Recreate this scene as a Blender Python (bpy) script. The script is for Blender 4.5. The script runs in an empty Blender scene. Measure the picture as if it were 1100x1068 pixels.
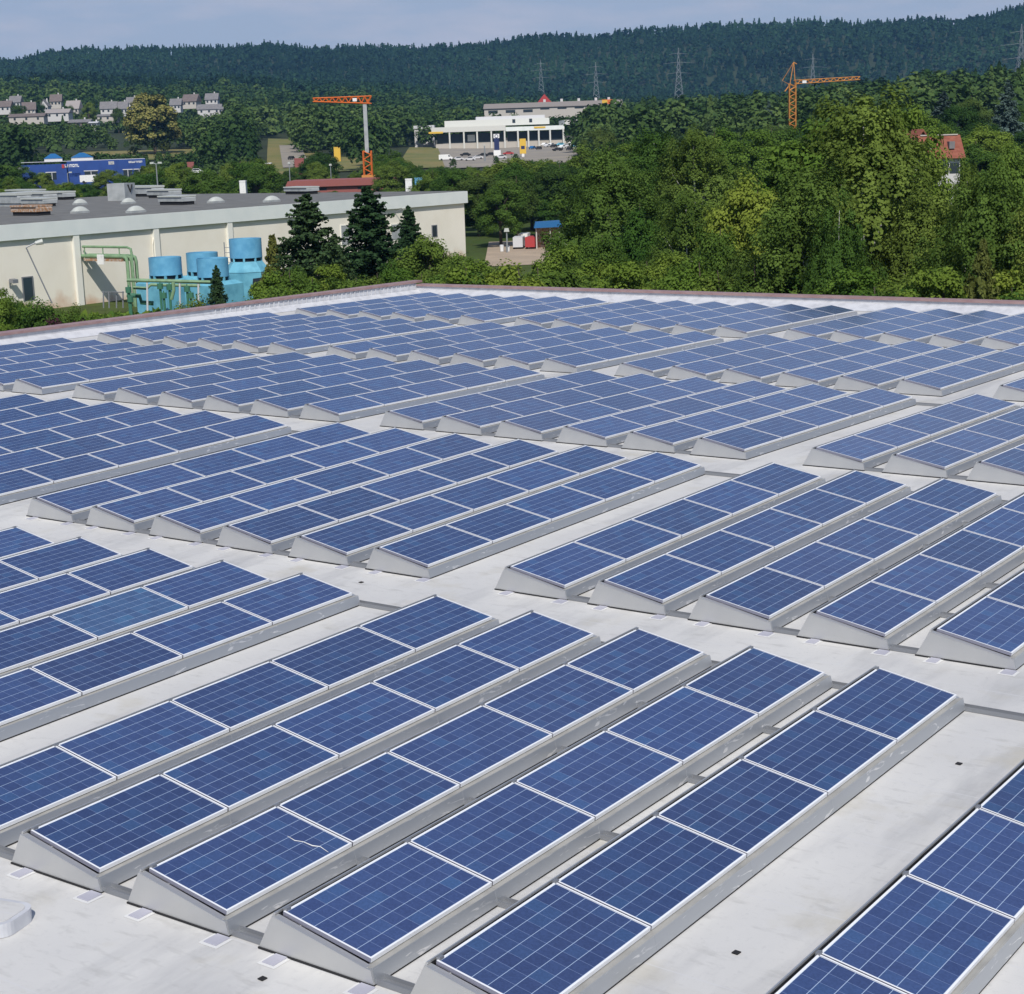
import bpy, bmesh, math, random
import numpy as np
from mathutils import Vector, Matrix

# ------------------------------------------------------------------ camera, world, sun, exposure
scene = bpy.context.scene
col = scene.collection
CAM = np.array([13.57355, -9.59377, 6.22028])
YAW, PITCH, ROLL, FPX = -0.63411, -0.20709, -0.03365, 1838.15
def _rot(yaw, pitch, roll):
    f = np.array([math.sin(yaw)*math.cos(pitch), math.cos(yaw)*math.cos(pitch), math.sin(pitch)])
    r = np.array([math.cos(yaw), -math.sin(yaw), 0.0]); u = np.cross(r, f)
    c, s = math.cos(roll), math.sin(roll)
    return np.array([c*r+s*u, -s*r+c*u, f])
RM = _rot(YAW, PITCH, ROLL)
RZ = -YAW                                   # turns an object's front (local -y) towards the camera
cd = bpy.data.cameras.new("camera"); cam = bpy.data.objects.new("camera", cd); col.objects.link(cam)
cd.sensor_fit = 'HORIZONTAL'; cd.sensor_width = 36.0; cd.lens = FPX/1100*36.0
cd.clip_start = 0.1; cd.clip_end = 12000
M4 = Matrix.Identity(4)
for i in range(3):
    M4[i][0], M4[i][1], M4[i][2], M4[i][3] = RM[0][i], RM[1][i], -RM[2][i], CAM[i]
cam.matrix_world = M4
scene.camera = cam

SUN_EL = math.radians(46)
SUN_DIR = np.array([0.62, -0.78])            # horizontal direction towards the sun
SUN_DIR = SUN_DIR/np.linalg.norm(SUN_DIR)
sv = Vector((SUN_DIR[0]*math.cos(SUN_EL), SUN_DIR[1]*math.cos(SUN_EL), math.sin(SUN_EL)))
sd = bpy.data.lights.new("sun", 'SUN'); sun = bpy.data.objects.new("sun", sd); col.objects.link(sun)
sd.energy = 4.1; sd.angle = math.radians(0.5); sd.color = (1.0, 0.955, 0.88)
sun.rotation_euler = (-sv).to_track_quat('-Z', 'Y').to_euler()
sun.location = (0, 0, 60)

world = bpy.data.worlds.new("World"); scene.world = world; world.use_nodes = True
wn, wl = world.node_tree.nodes, world.node_tree.links
wn.clear()
wo = wn.new('ShaderNodeOutputWorld'); bg = wn.new('ShaderNodeBackground')
sky = wn.new('ShaderNodeTexSky'); sky.sky_type = 'NISHITA'; sky.sun_disc = False
sky.sun_elevation = SUN_EL; sky.sun_rotation = math.atan2(SUN_DIR[0], SUN_DIR[1])
sky.altitude = 250; sky.air_density = 1.0; sky.dust_density = 1.0; sky.ozone_density = 4.0
tc = wn.new('ShaderNodeTexCoord'); mp = wn.new('ShaderNodeMapping'); mp.inputs['Scale'].default_value = (5, 5, 22)
nz = wn.new('ShaderNodeTexNoise'); nz.inputs['Scale'].default_value = 2.2; nz.inputs['Detail'].default_value = 7; nz.inputs['Roughness'].default_value = .55
rmp = wn.new('ShaderNodeValToRGB'); rmp.color_ramp.elements[0].position = .46; rmp.color_ramp.elements[1].position = .80
rmp.color_ramp.elements[0].color = (0, 0, 0, 1); rmp.color_ramp.elements[1].color = (.55, .55, .55, 1)
veil = wn.new('ShaderNodeMixRGB'); veil.inputs[0].default_value = .72; veil.inputs[2].default_value = (2.95, 3.45, 4.95, 1)   # summer haze towards the horizon
sepz = wn.new('ShaderNodeSeparateXYZ'); vr = wn.new('ShaderNodeMapRange'); vr.inputs[1].default_value = .10; vr.inputs[2].default_value = .40; vr.inputs[3].default_value = .82; vr.inputs[4].default_value = .0
wl.new(tc.outputs['Generated'], sepz.inputs[0]); wl.new(sepz.outputs[2], vr.inputs[0]); wl.new(vr.outputs[0], veil.inputs[0])
mx = wn.new('ShaderNodeMixRGB'); mx.inputs[2].default_value = (5.6, 5.2, 5.9, 1)
wl.new(tc.outputs['Generated'], mp.inputs[0]); wl.new(mp.outputs[0], nz.inputs['Vector'])
wl.new(nz.outputs['Fac'], rmp.inputs[0]); wl.new(rmp.outputs[0], mx.inputs[0])
wl.new(sky.outputs[0], veil.inputs[1]); wl.new(veil.outputs[0], mx.inputs[1]); wl.new(mx.outputs[0], bg.inputs[0]); wl.new(bg.outputs[0], wo.inputs[0])
bg.inputs[1].default_value = 0.112
vs = scene.view_settings
vs.view_transform = 'Standard'; vs.look = 'None'; vs.gamma = 1; vs.use_curve_mapping = False
vs.exposure = 0.0

# ------------------------------------------------------------------ pixel helpers (photo 1100x1068)
def ray(px, py):
    return np.array([(px-550)/FPX, -(py-534)/FPX, 1.0]) @ RM
def at_z(px, py, z):
    d = ray(px, py); t = (z-CAM[2])/d[2]; return CAM+t*d
def at_x(px, py, x):
    d = ray(px, py); t = (x-CAM[0])/d[0]; return CAM+t*d
def at_d(px, py, D):                        # horizontal distance D from the camera
    d = ray(px, py); t = D/math.hypot(d[0], d[1]); return CAM+t*d
def project(P):
    q = RM @ (np.asarray(P, float)-CAM)
    return (550+FPX*q[0]/q[2], 534-FPX*q[1]/q[2], q[2])
def horizon(px): return 534-FPX*math.tan(-PITCH)/1.0 - (px-550)*math.tan(-ROLL)

# ------------------------------------------------------------------ terrain height
TD = np.array([0, 170, 230, 300, 450, 620, 800, 1000, 1200, 1500, 1800, 2300, 2700])
TX = np.array([0, 275, 550, 825, 1100])
TZ = np.array([
 [-14.7]*5, [-14.7]*5, [-14.7, -14.7, -14.5, -14, -13.5], [-14.7, -14.7, -14.2, -13, -11], [-13.5, -14.0, -13.5, -12, -7],
 [-10.5, -9.5, -9, -8, 0], [-1.5, -2, -5.0, -3, 7], [8, 5, -3.5, 1, 9], [17, 13, 0, 3, 9], [36, 28, 8, 6, 9],
 [58, 52, 26, 12, 12], [74, 70, 40, 20, 18], [84, 80, 50, 36, 40]])
RX = np.array([-400, 0, 60, 75, 130, 200, 275, 310, 370, 450, 500, 560, 600, 650, 700, 740, 800, 860, 920, 1000, 1030, 1060, 1080, 1100, 1400])
RY = np.array([90, 73, 66, 60, 55, 54, 52, 48, 52, 50, 50, 43, 38, 40, 33, 30, 28, 25, 27, 23, 25, 21, 16, 12, 0])
def gz(x, y):
    dx, dy = x-CAM[0], y-CAM[1]
    D = np.hypot(dx, dy)
    a = np.arctan2(dx, dy)-YAW
    a = (a+np.pi) % (2*np.pi)-np.pi
    a = np.clip(a, -0.6, 0.6)
    X = 550+FPX*np.tan(a)
    Xc = np.clip(X, 0, 1099.99)
    Dc = np.clip(D, 0, 2699.9)
    i = np.clip(np.searchsorted(TD, Dc, side='right')-1, 0, len(TD)-2); j = np.clip((Xc/275).astype(int), 0, 3)
    u = (Dc-TD[i])/(TD[i+1]-TD[i]); v = (Xc-TX[j])/275
    z = (TZ[i, j]*(1-u)*(1-v)+TZ[i+1, j]*u*(1-v)+TZ[i, j+1]*(1-u)*v+TZ[i+1, j+1]*u*v)
    hz = 148-(X-550)*0.0337
    ridge = (hz-np.interp(X, RX, RY))/FPX*3200-25
    w = np.clip((D-2400)/800, 0, 1); w = w*w*(3-2*w)
    w2 = np.clip((D-3250)/900, 0, 1)
    z = z*(1-w)+ridge*w-w2*120
    amp = np.clip((D-900)/1200, 0, 1)*4*(1-w*.6)
    z = z+amp*(np.sin(x*.013+1.3)*np.cos(y*.011)+.6*np.sin(x*.031+y*.022))
    return z+CAM[2]
def G(x, y): return float(gz(np.array([x]), np.array([y]))[0])
def spot(px, D):                           # ground point that shows at column px
    py = 160.0
    for _ in range(4):
        p = at_d(px, py, D); z = G(p[0], p[1]); py = project((p[0], p[1], z))[1]
    return p[0], p[1], z

# ------------------------------------------------------------------ materials
def mat(name, color=(.5, .5, .5), rough=.7, metal=0.0, spec=.3, noise=None, bump=None):
    m = bpy.data.materials.new(name); m.use_nodes = True
    n, l = m.node_tree.nodes, m.node_tree.links; b = n['Principled BSDF']
    b.inputs['Base Color'].default_value = (*color, 1); b.inputs['Roughness'].default_value = rough
    b.inputs['Metallic'].default_value = metal; b.inputs['Specular IOR Level'].default_value = spec
    if noise:
        sc, c2, lo, hi = noise
        t = n.new('ShaderNodeTexCoord'); z = n.new('ShaderNodeTexNoise'); z.inputs['Scale'].default_value = sc; z.inputs['Detail'].default_value = 6
        r = n.new('ShaderNodeMapRange'); r.inputs[1].default_value = lo; r.inputs[2].default_value = hi
        x = n.new('ShaderNodeMixRGB'); x.inputs[1].default_value = (*color, 1); x.inputs[2].default_value = (*c2, 1)
        l.new(t.outputs['Object'], z.inputs['Vector']); l.new(z.outputs['Fac'], r.inputs[0]); l.new(r.outputs[0], x.inputs[0]); l.new(x.outputs[0], b.inputs['Base Color'])
        if bump:
            bp = n.new('ShaderNodeBump'); bp.inputs['Strength'].default_value = bump; bp.inputs['Distance'].default_value = .02
            l.new(z.outputs['Fac'], bp.inputs['Height']); l.new(bp.outputs[0], b.inputs['Normal'])
    return m

def foliage(name, dark, light, trans=.25, stand=False):
    m = bpy.data.materials.new(name); m.use_nodes = True
    n, l = m.node_tree.nodes, m.node_tree.links; n.clear()
    o = n.new('ShaderNodeOutputMaterial'); d = n.new('ShaderNodeBsdfDiffuse'); t = n.new('ShaderNodeBsdfTranslucent'); x = n.new('ShaderNodeMixShader')
    x.inputs[0].default_value = trans
    av = n.new('ShaderNodeAttribute'); av.attribute_name = 'v'
    at = n.new('ShaderNodeAttribute'); at.attribute_name = 't'
    oi = n.new('ShaderNodeObjectInfo')
    c = n.new('ShaderNodeMixRGB'); c.inputs[1].default_value = (*dark, 1); c.inputs[2].default_value = (*light, 1)
    l.new(av.outputs['Fac'], c.inputs[0])
    h = n.new('ShaderNodeHueSaturation')
    m1 = n.new('ShaderNodeMath'); m1.operation = 'ADD'; l.new(at.outputs['Fac'], m1.inputs[0]); l.new(oi.outputs['Random'], m1.inputs[1])
    mf = n.new('ShaderNodeMath'); mf.operation = 'FRACT'; l.new(at.outputs['Fac'] if stand else m1.outputs[0], mf.inputs[0])
    r1 = n.new('ShaderNodeMapRange'); r1.inputs[3].default_value = .47; r1.inputs[4].default_value = .525; l.new(mf.outputs[0], r1.inputs[0])
    r2 = n.new('ShaderNodeMapRange'); r2.inputs[3].default_value = 1.7 if stand else 1.25; r2.inputs[4].default_value = .45 if stand else .72; l.new(mf.outputs[0], r2.inputs[0])
    l.new(r1.outputs[0], h.inputs['Hue']); l.new(r2.outputs[0], h.inputs['Value']); l.new(c.outputs[0], h.inputs['Color'])
    l.new(h.outputs[0], d.inputs[0]); l.new(h.outputs[0], t.inputs[0])
    l.new(d.outputs[0], x.inputs[1]); l.new(t.outputs[0], x.inputs[2]); l.new(x.outputs[0], o.inputs[0])
    return m

M = {}
# roof membrane
def make_membrane():
    m = bpy.data.materials.new('roof_membrane'); m.use_nodes = True
    n, l = m.node_tree.nodes, m.node_tree.links; b = n['Principled BSDF']
    b.inputs['Roughness'].default_value = .62; b.inputs['Specular IOR Level'].default_value = .35
    t = n.new('ShaderNodeTexCoord')
    def noise(scale, vec=(1, 1, 1), detail=6):
        p = n.new('ShaderNodeMapping'); p.inputs['Scale'].default_value = vec
        z = n.new('ShaderNodeTexNoise'); z.inputs['Scale'].default_value = scale; z.inputs['Detail'].default_value = detail; z.inputs['Roughness'].default_value = .6
        l.new(t.outputs['Object'], p.inputs[0]); l.new(p.outputs[0], z.inputs['Vector']); return z
    def mixc(fac_out, lo, hi, prev, c, amt=1.0):
        r = n.new('ShaderNodeMapRange'); r.inputs[1].default_value = lo; r.inputs[2].default_value = hi; r.inputs[4].default_value = amt
        x = n.new('ShaderNodeMixRGB'); x.inputs[2].default_value = (*c, 1)
        l.new(fac_out, r.inputs[0]); l.new(r.outputs[0], x.inputs[0])
        if isinstance(prev, tuple): x.inputs[1].default_value = (*prev, 1)
        else: l.new(prev, x.inputs[1])
        return x.outputs[0]
    c = mixc(noise(.35).outputs['Fac'], .35, .65, (.53, .525, .515), (.60, .592, .572))
    c = mixc(noise(1.6, (1, .22, 1), 9).outputs['Fac'], .50, .72, c, (.375, .375, .38), .75)
    c = mixc(noise(5.0, (.5, 1.6, 1), 9).outputs['Fac'], .56, .70, c, (.37, .365, .35), .45)
    c = mixc(noise(.9, (1, 1, 1), 10).outputs['Fac'], .56, .74, c, (.44, .41, .33), .6)
    c = mixc(noise(14, (1, 1, 1), 3).outputs['Fac'], .58, .75, c, (.38, .38, .38), .30)
    br = n.new('ShaderNodeTexBrick'); br.inputs['Scale'].default_value = 1; br.inputs['Mortar Size'].default_value = .012; br.inputs['Mortar Smooth'].default_value = .6
    br.inputs['Brick Width'].default_value = 9.0; br.inputs['Row Height'].default_value = 1.55
    pm = n.new('ShaderNodeMapping'); pm.inputs['Rotation'].default_value = (0, 0, .02)
    l.new(t.outputs['Object'], pm.inputs[0]); l.new(pm.outputs[0], br.inputs['Vector'])
    c = mixc(br.outputs['Fac'], 0, 1, c, (.56, .56, .57), .6)
    l.new(c, b.inputs['Base Color'])
    bp = n.new('ShaderNodeBump'); bp.inputs['Strength'].default_value = .35; bp.inputs['Distance'].default_value = .02
    z = noise(1.6, (1, .5, 1), 8); l.new(z.outputs['Fac'], bp.inputs['Height']); l.new(bp.outputs[0], b.inputs['Normal'])
    return m
M['membrane'] = make_membrane()

PW, PL, NX, NY = .974, 1.65, 6, 10
def make_cells():
    m = bpy.data.materials.new('solar_cells'); m.use_nodes = True
    n, l = m.node_tree.nodes, m.node_tree.links; b = n['Principled BSDF']
    b.inputs['Roughness'].default_value = .12; b.inputs['Specular IOR Level'].default_value = .58; b.inputs['IOR'].default_value = 1.45
    t = n.new('ShaderNodeTexCoord'); s = n.new('ShaderNodeSeparateXYZ'); l.new(t.outputs['Object'], s.inputs[0])
    oi = n.new('ShaderNodeObjectInfo')
    def math_(op, a, bb=None, cc=None):
        k = n.new('ShaderNodeMath'); k.operation = op
        for i, v in enumerate((a, bb, cc)):
            if v is None: continue
            if isinstance(v, (int, float)): k.inputs[i].default_value = v
            else: l.new(v, k.inputs[i])
        return k.outputs[0]
    mx_, my_ = .021, .023
    cx, cy = (PW-2*mx_)/NX, (PL-2*my_)/NY
    ux = math_('DIVIDE', math_('ADD', s.outputs[0], PW-mx_), cx)
    uy = math_('DIVIDE', math_('SUBTRACT', s.outputs[1], my_), cy)
    def line(u, w):                                            # 1 on the gap between cells
        f = math_('FRACT', math_('ADD', u, .5)); a = math_('ABSOLUTE', math_('SUBTRACT', f, .5))
        return math_('LESS_THAN', a, w)
    lx = line(ux, .017); ly = line(uy, .013)
    comb = n.new('ShaderNodeCombineXYZ'); l.new(math_('FLOOR', ux), comb.inputs[0]); l.new(math_('FLOOR', uy), comb.inputs[1])
    l.new(math_('MULTIPLY', oi.outputs['Random'], 91.7), comb.inputs[2])
    wnz = n.new('ShaderNodeTexWhiteNoise'); l.new(comb.outputs[0], wnz.inputs['Vector'])
    ramp = n.new('ShaderNodeValToRGB'); e = ramp.color_ramp.elements
    e[0].position = 0; e[0].color = (.035, .057, .148, 1); e[1].position = 1; e[1].color = (.042, .088, .205, 1)
    k = e.new(.45); k.color = (.040, .065, .164, 1); k = e.new(.8); k.color = (.042, .072, .178, 1)
    l.new(wnz.outputs['Value'], ramp.inputs[0])
    vor = n.new('ShaderNodeTexVoronoi'); vor.inputs['Scale'].default_value = 55; l.new(t.outputs['Object'], vor.inputs['Vector'])
    hs = n.new('ShaderNodeHueSaturation'); l.new(ramp.outputs[0], hs.inputs['Color'])
    sep = n.new('ShaderNodeSeparateXYZ'); l.new(vor.outputs['Color'], sep.inputs[0])
    gr = n.new('ShaderNodeMapRange'); gr.inputs[3].default_value = .9; gr.inputs[4].default_value = 1.1; l.new(sep.outputs[0], gr.inputs[0])
    pr = n.new('ShaderNodeMapRange'); pr.inputs[3].default_value = .86; pr.inputs[4].default_value = 1.16; l.new(oi.outputs['Random'], pr.inputs[0])
    l.new(math_('MULTIPLY', gr.outputs[0], pr.outputs[0]), hs.inputs['Value'])
    # paler panels carry a lighter object colour
    oc = n.new('ShaderNodeMixRGB'); oc.blend_type = 'MULTIPLY'; oc.inputs[0].default_value = 1
    l.new(hs.outputs[0], oc.inputs[1]); l.new(oi.outputs['Color'], oc.inputs[2])
    m1 = n.new('ShaderNodeMixRGB'); m1.inputs[2].default_value = (.15, .205, .36, 1); l.new(ly, m1.inputs[0]); l.new(oc.outputs[0], m1.inputs[1])
    m2 = n.new('ShaderNodeMixRGB'); m2.inputs[2].default_value = (.36, .46, .62, 1); l.new(lx, m2.inputs[0]); l.new(m1.outputs[0], m2.inputs[1])
    inx = math_('MULTIPLY', math_('GREATER_THAN', ux, 0.0), math_('LESS_THAN', ux, float(NX)))
    iny = math_('MULTIPLY', math_('GREATER_THAN', uy, 0.0), math_('LESS_THAN', uy, float(NY)))
    m3 = n.new('ShaderNodeMixRGB'); m3.inputs[1].default_value = (.62, .65, .68, 1); l.new(math_('MULTIPLY', inx, iny), m3.inputs[0]); l.new(m2.outputs[0], m3.inputs[2])
    l.new(m3.outputs[0], b.inputs['Base Color'])
    bp = n.new('ShaderNodeBump'); bp.inputs['Strength'].default_value = .02; z = n.new('ShaderNodeTexNoise'); z.inputs['Scale'].default_value = 3
    l.new(t.outputs['Object'], z.inputs['Vector']); l.new(z.outputs['Fac'], bp.inputs['Height']); l.new(bp.outputs[0], b.inputs['Normal'])
    return m
M['cells'] = make_cells()
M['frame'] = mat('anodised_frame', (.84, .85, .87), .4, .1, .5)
M['frameshade'] = mat('anodised_frame_shade', (.30, .30, .37), .35, .6, .5)  # darker copy of the frame: shade and dark reflection put into its colour
M['ledge'] = mat('weathered_ledge', (.35, .345, .325), .6, .1, .4, noise=(3, (.24, .24, .23), .45, .75))
def make_galv():
    m = mat('galvanised_sheet', (.62, .62, .61), .46, .72, .5, noise=(1.7, (.55, .555, .56), .35, .7), bump=.02)
    return m
M['galv'] = make_galv()
def make_rail():
    m = mat('galvanised_rail', (.50, .52, .54), .40, .75, .5)
    n, l = m.node_tree.nodes, m.node_tree.links; b = n['Principled BSDF']
    t = n.new('ShaderNodeTexCoord'); p = n.new('ShaderNodeMapping'); p.inputs['Scale'].default_value = (3, 1, 6)
    z = n.new('ShaderNodeTexNoise'); z.inputs['Scale'].default_value = 2.3; z.inputs['Detail'].default_value = 5; z.inputs['Distortion'].default_value = 1.2
    r = n.new('ShaderNodeMapRange'); r.inputs[1].default_value = .60; r.inputs[2].default_value = .66
    x = n.new('ShaderNodeMixRGB'); x.inputs[1].default_value = (.50, .52, .545, 1); x.inputs[2].default_value = (.80, .80, .80, 1)
    l.new(t.outputs['Object'], p.inputs[0]); l.new(p.outputs[0], z.inputs[0]); l.new(z.outputs['Fac'], r.inputs[0]); l.new(r.outputs[0], x.inputs[0]); l.new(x.outputs[0], b.inputs['Base Color'])
    return m
M['rail'] = make_rail()
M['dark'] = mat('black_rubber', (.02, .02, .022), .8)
M['white'] = mat('white_paint', (.75, .75, .74), .6, noise=(3, (.6, .6, .58), .5, .8))
M['offwhite'] = mat('offwhite_panel', (.56, .56, .52), .6)
M['pale'] = mat('pale_weld_patch', (.64, .64, .63), .6)
M['pad'] = mat('grey_pad', (.40, .40, .46), .6)
M['coping'] = mat('reddish_coping', (.27, .17, .17), .5, 0, .4, noise=(2, (.33, .23, .22), .4, .7))
M['upstand'] = mat('upstand_membrane', (.56, .57, .60), .55, 0, .4, noise=(3, (.44, .45, .48), .45, .7), bump=.4)
M['steel'] = mat('grey_steel', (.25, .26, .28), .5, .4)
M['ownwall'] = mat('warehouse_wall', (.5, .49, .45), .8, noise=(1, (.4, .39, .36), .4, .7))
M['cream'] = mat('cream_render', (.81, .765, .66), .85, noise=(.35, (.76, .71, .60), .42, .7), bump=.1)
def add_foot_stain(m):
    n, l = m.node_tree.nodes, m.node_tree.links; b = n['Principled BSDF']; src = b.inputs['Base Color'].links[0].from_socket
    t = n.new('ShaderNodeTexCoord'); s = n.new('ShaderNodeSeparateXYZ'); l.new(t.outputs['Object'], s.inputs[0])
    z = n.new('ShaderNodeTexNoise'); z.inputs['Scale'].default_value = .5; z.inputs['Detail'].default_value = 6; l.new(t.outputs['Object'], z.inputs['Vector'])
    a = n.new('ShaderNodeMath'); a.operation = 'MULTIPLY_ADD'; a.inputs[1].default_value = 5; a.inputs[2].default_value = -2.0; l.new(z.outputs['Fac'], a.inputs[0])
    d = n.new('ShaderNodeMath'); d.operation = 'SUBTRACT'; l.new(a.outputs[0], d.inputs[0]); l.new(s.outputs[2], d.inputs[1])
    r = n.new('ShaderNodeMapRange'); r.inputs[1].default_value = -.8; r.inputs[2].default_value = 1.0; r.inputs[4].default_value = .75; l.new(d.outputs[0], r.inputs[0])
    x = n.new('ShaderNodeMixRGB'); x.inputs[2].default_value = (.55, .33, .20, 1); l.new(r.outputs[0], x.inputs[0]); l.new(src, x.inputs[1]); l.new(x.outputs[0], b.inputs['Base Color'])
add_foot_stain(M['cream'])
M['fascia'] = mat('pale_fascia', (.70, .73, .70), .7, noise=(.5, (.64, .68, .66), .4, .7))
M['pier'] = mat('pale_pier', (.76, .75, .68), .8)
M['tar'] = mat('grey_roofing', (.13, .13, .126), .9, noise=(.6, (.18, .18, .17), .4, .7))
M['skyblue'] = mat('sky_blue_paint', (.14, .39, .58), .5, 0, .4, noise=(1.2, (.09, .30, .49), .42, .7))
M['skyblue2'] = mat('sea_blue_paint', (.15, .42, .54), .5, 0, .4, noise=(1.2, (.10, .31, .42), .42, .7))
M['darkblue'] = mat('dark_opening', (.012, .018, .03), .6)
M['pipegreen'] = mat('pale_green_pipe', (.20, .32, .18), .6, 0, .3, noise=(2, (.14, .23, .13), .45, .7))
M['darkgreen'] = mat('green_valve', (.05, .16, .10), .5)
M['glass'] = mat('dark_glass', (.03, .04, .05), .15, 0, .5)
M['rust'] = mat('rusty_sheet', (.33, .17, .08), .8, noise=(4, (.45, .42, .38), .4, .7))
M['dome'] = mat('skylight_dome', (.46, .48, .45), .35)
M['vent'] = mat('vent_metal', (.42, .44, .44), .5, .2, noise=(1.0, (.31, .33, .33), .4, .7))
M['orange'] = mat('orange_paint', (.62, .15, .03), .5)
M['ochre'] = mat('ochre_paint', (.55, .24, .06), .6)
M['cblue'] = mat('cobalt_cladding', (.022, .065, .26), .5, 0, .4, noise=(.3, (.018, .05, .20), .4, .7))
M['tileroof'] = mat('brown_tile', (.135, .110, .105), .8, noise=(.8, (.17, .14, .13), .4, .7))
M['slate'] = mat('grey_tile', (.16, .155, .16), .8, noise=(.8, (.21, .20, .20), .4, .7))
M['redtile'] = mat('red_tile', (.21, .066, .042), .8, noise=(1.5, (.28, .10, .065), .4, .7))
M['house'] = mat('white_render', (.52, .51, .50), .85)
M['redpaint'] = mat('red_paint', (.40, .05, .05), .6)
M['pink'] = mat('salmon_red', (.27, .09, .08), .7)
M['yellow'] = mat('yellow_paint', (.65, .42, .06), .5)
M['asphalt'] = mat('asphalt', (.25, .225, .195), .9, noise=(.06, (.31, .275, .22), .4, .7))
M['sand'] = mat('pale_gravel', (.34, .27, .20), .95, noise=(.3, (.42, .33, .24), .4, .7))
M['meadow'] = mat('dry_meadow', (.20, .17, .06), .95, noise=(.05, (.12, .14, .04), .4, .65))
M['bark'] = mat('brown_bark', (.09, .07, .055), .9, noise=(4, (.05, .04, .03), .4, .7))
M['birchbark'] = mat('white_bark', (.55, .53, .50), .8, noise=(2.5, (.08, .07, .06), .55, .65))
M['pylon'] = mat('pylon_steel', (.26, .28, .29), .5, .2)
M['beige'] = mat('beige_panel', (.45, .42, .38), .8)
M['silverroof'] = mat('pale_sheet_roof', (.55, .55, .56), .5)
M['navy'] = mat('navy_paint', (.02, .03, .10), .5)
M['tarpblue'] = mat('blue_sheet_roof', (.02, .12, .30), .5)
M['shingle'] = mat('grey_brown_roof', (.30, .27, .26), .8)
def make_ground():
    m = bpy.data.materials.new('grass_ground'); m.use_nodes = True
    n, l = m.node_tree.nodes, m.node_tree.links; b = n['Principled BSDF']; b.inputs['Roughness'].default_value = .95; b.inputs['Specular IOR Level'].default_value = .1
    t = n.new('ShaderNodeTexCoord'); prev = None
    for sc, c1, c2, lo, hi in ((.02, (.045, .075, .018), (.075, .10, .025), .4, .6), (.4, None, (.05, .065, .02), .45, .7), (3, None, (.10, .12, .04), .55, .75)):
        z = n.new('ShaderNodeTexNoise'); z.inputs['Scale'].default_value = sc; z.inputs['Detail'].default_value = 7; l.new(t.outputs['Object'], z.inputs['Vector'])
        r = n.new('ShaderNodeMapRange'); r.inputs[1].default_value = lo; r.inputs[2].default_value = hi; l.new(z.outputs['Fac'], r.inputs[0])
        x = n.new('ShaderNodeMixRGB'); x.inputs[2].default_value = (*c2, 1); l.new(r.outputs[0], x.inputs[0])
        if prev is None: x.inputs[1].default_value = (*c1, 1)
        else: l.new(prev, x.inputs[1])
        prev = x.outputs[0]
    l.new(prev, b.inputs['Base Color']); return m
M['ground'] = make_ground()
M['floor'] = mat('forest_floor', (.022, .030, .012), .95, noise=(.03, (.030, .042, .014), .4, .6))

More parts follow.
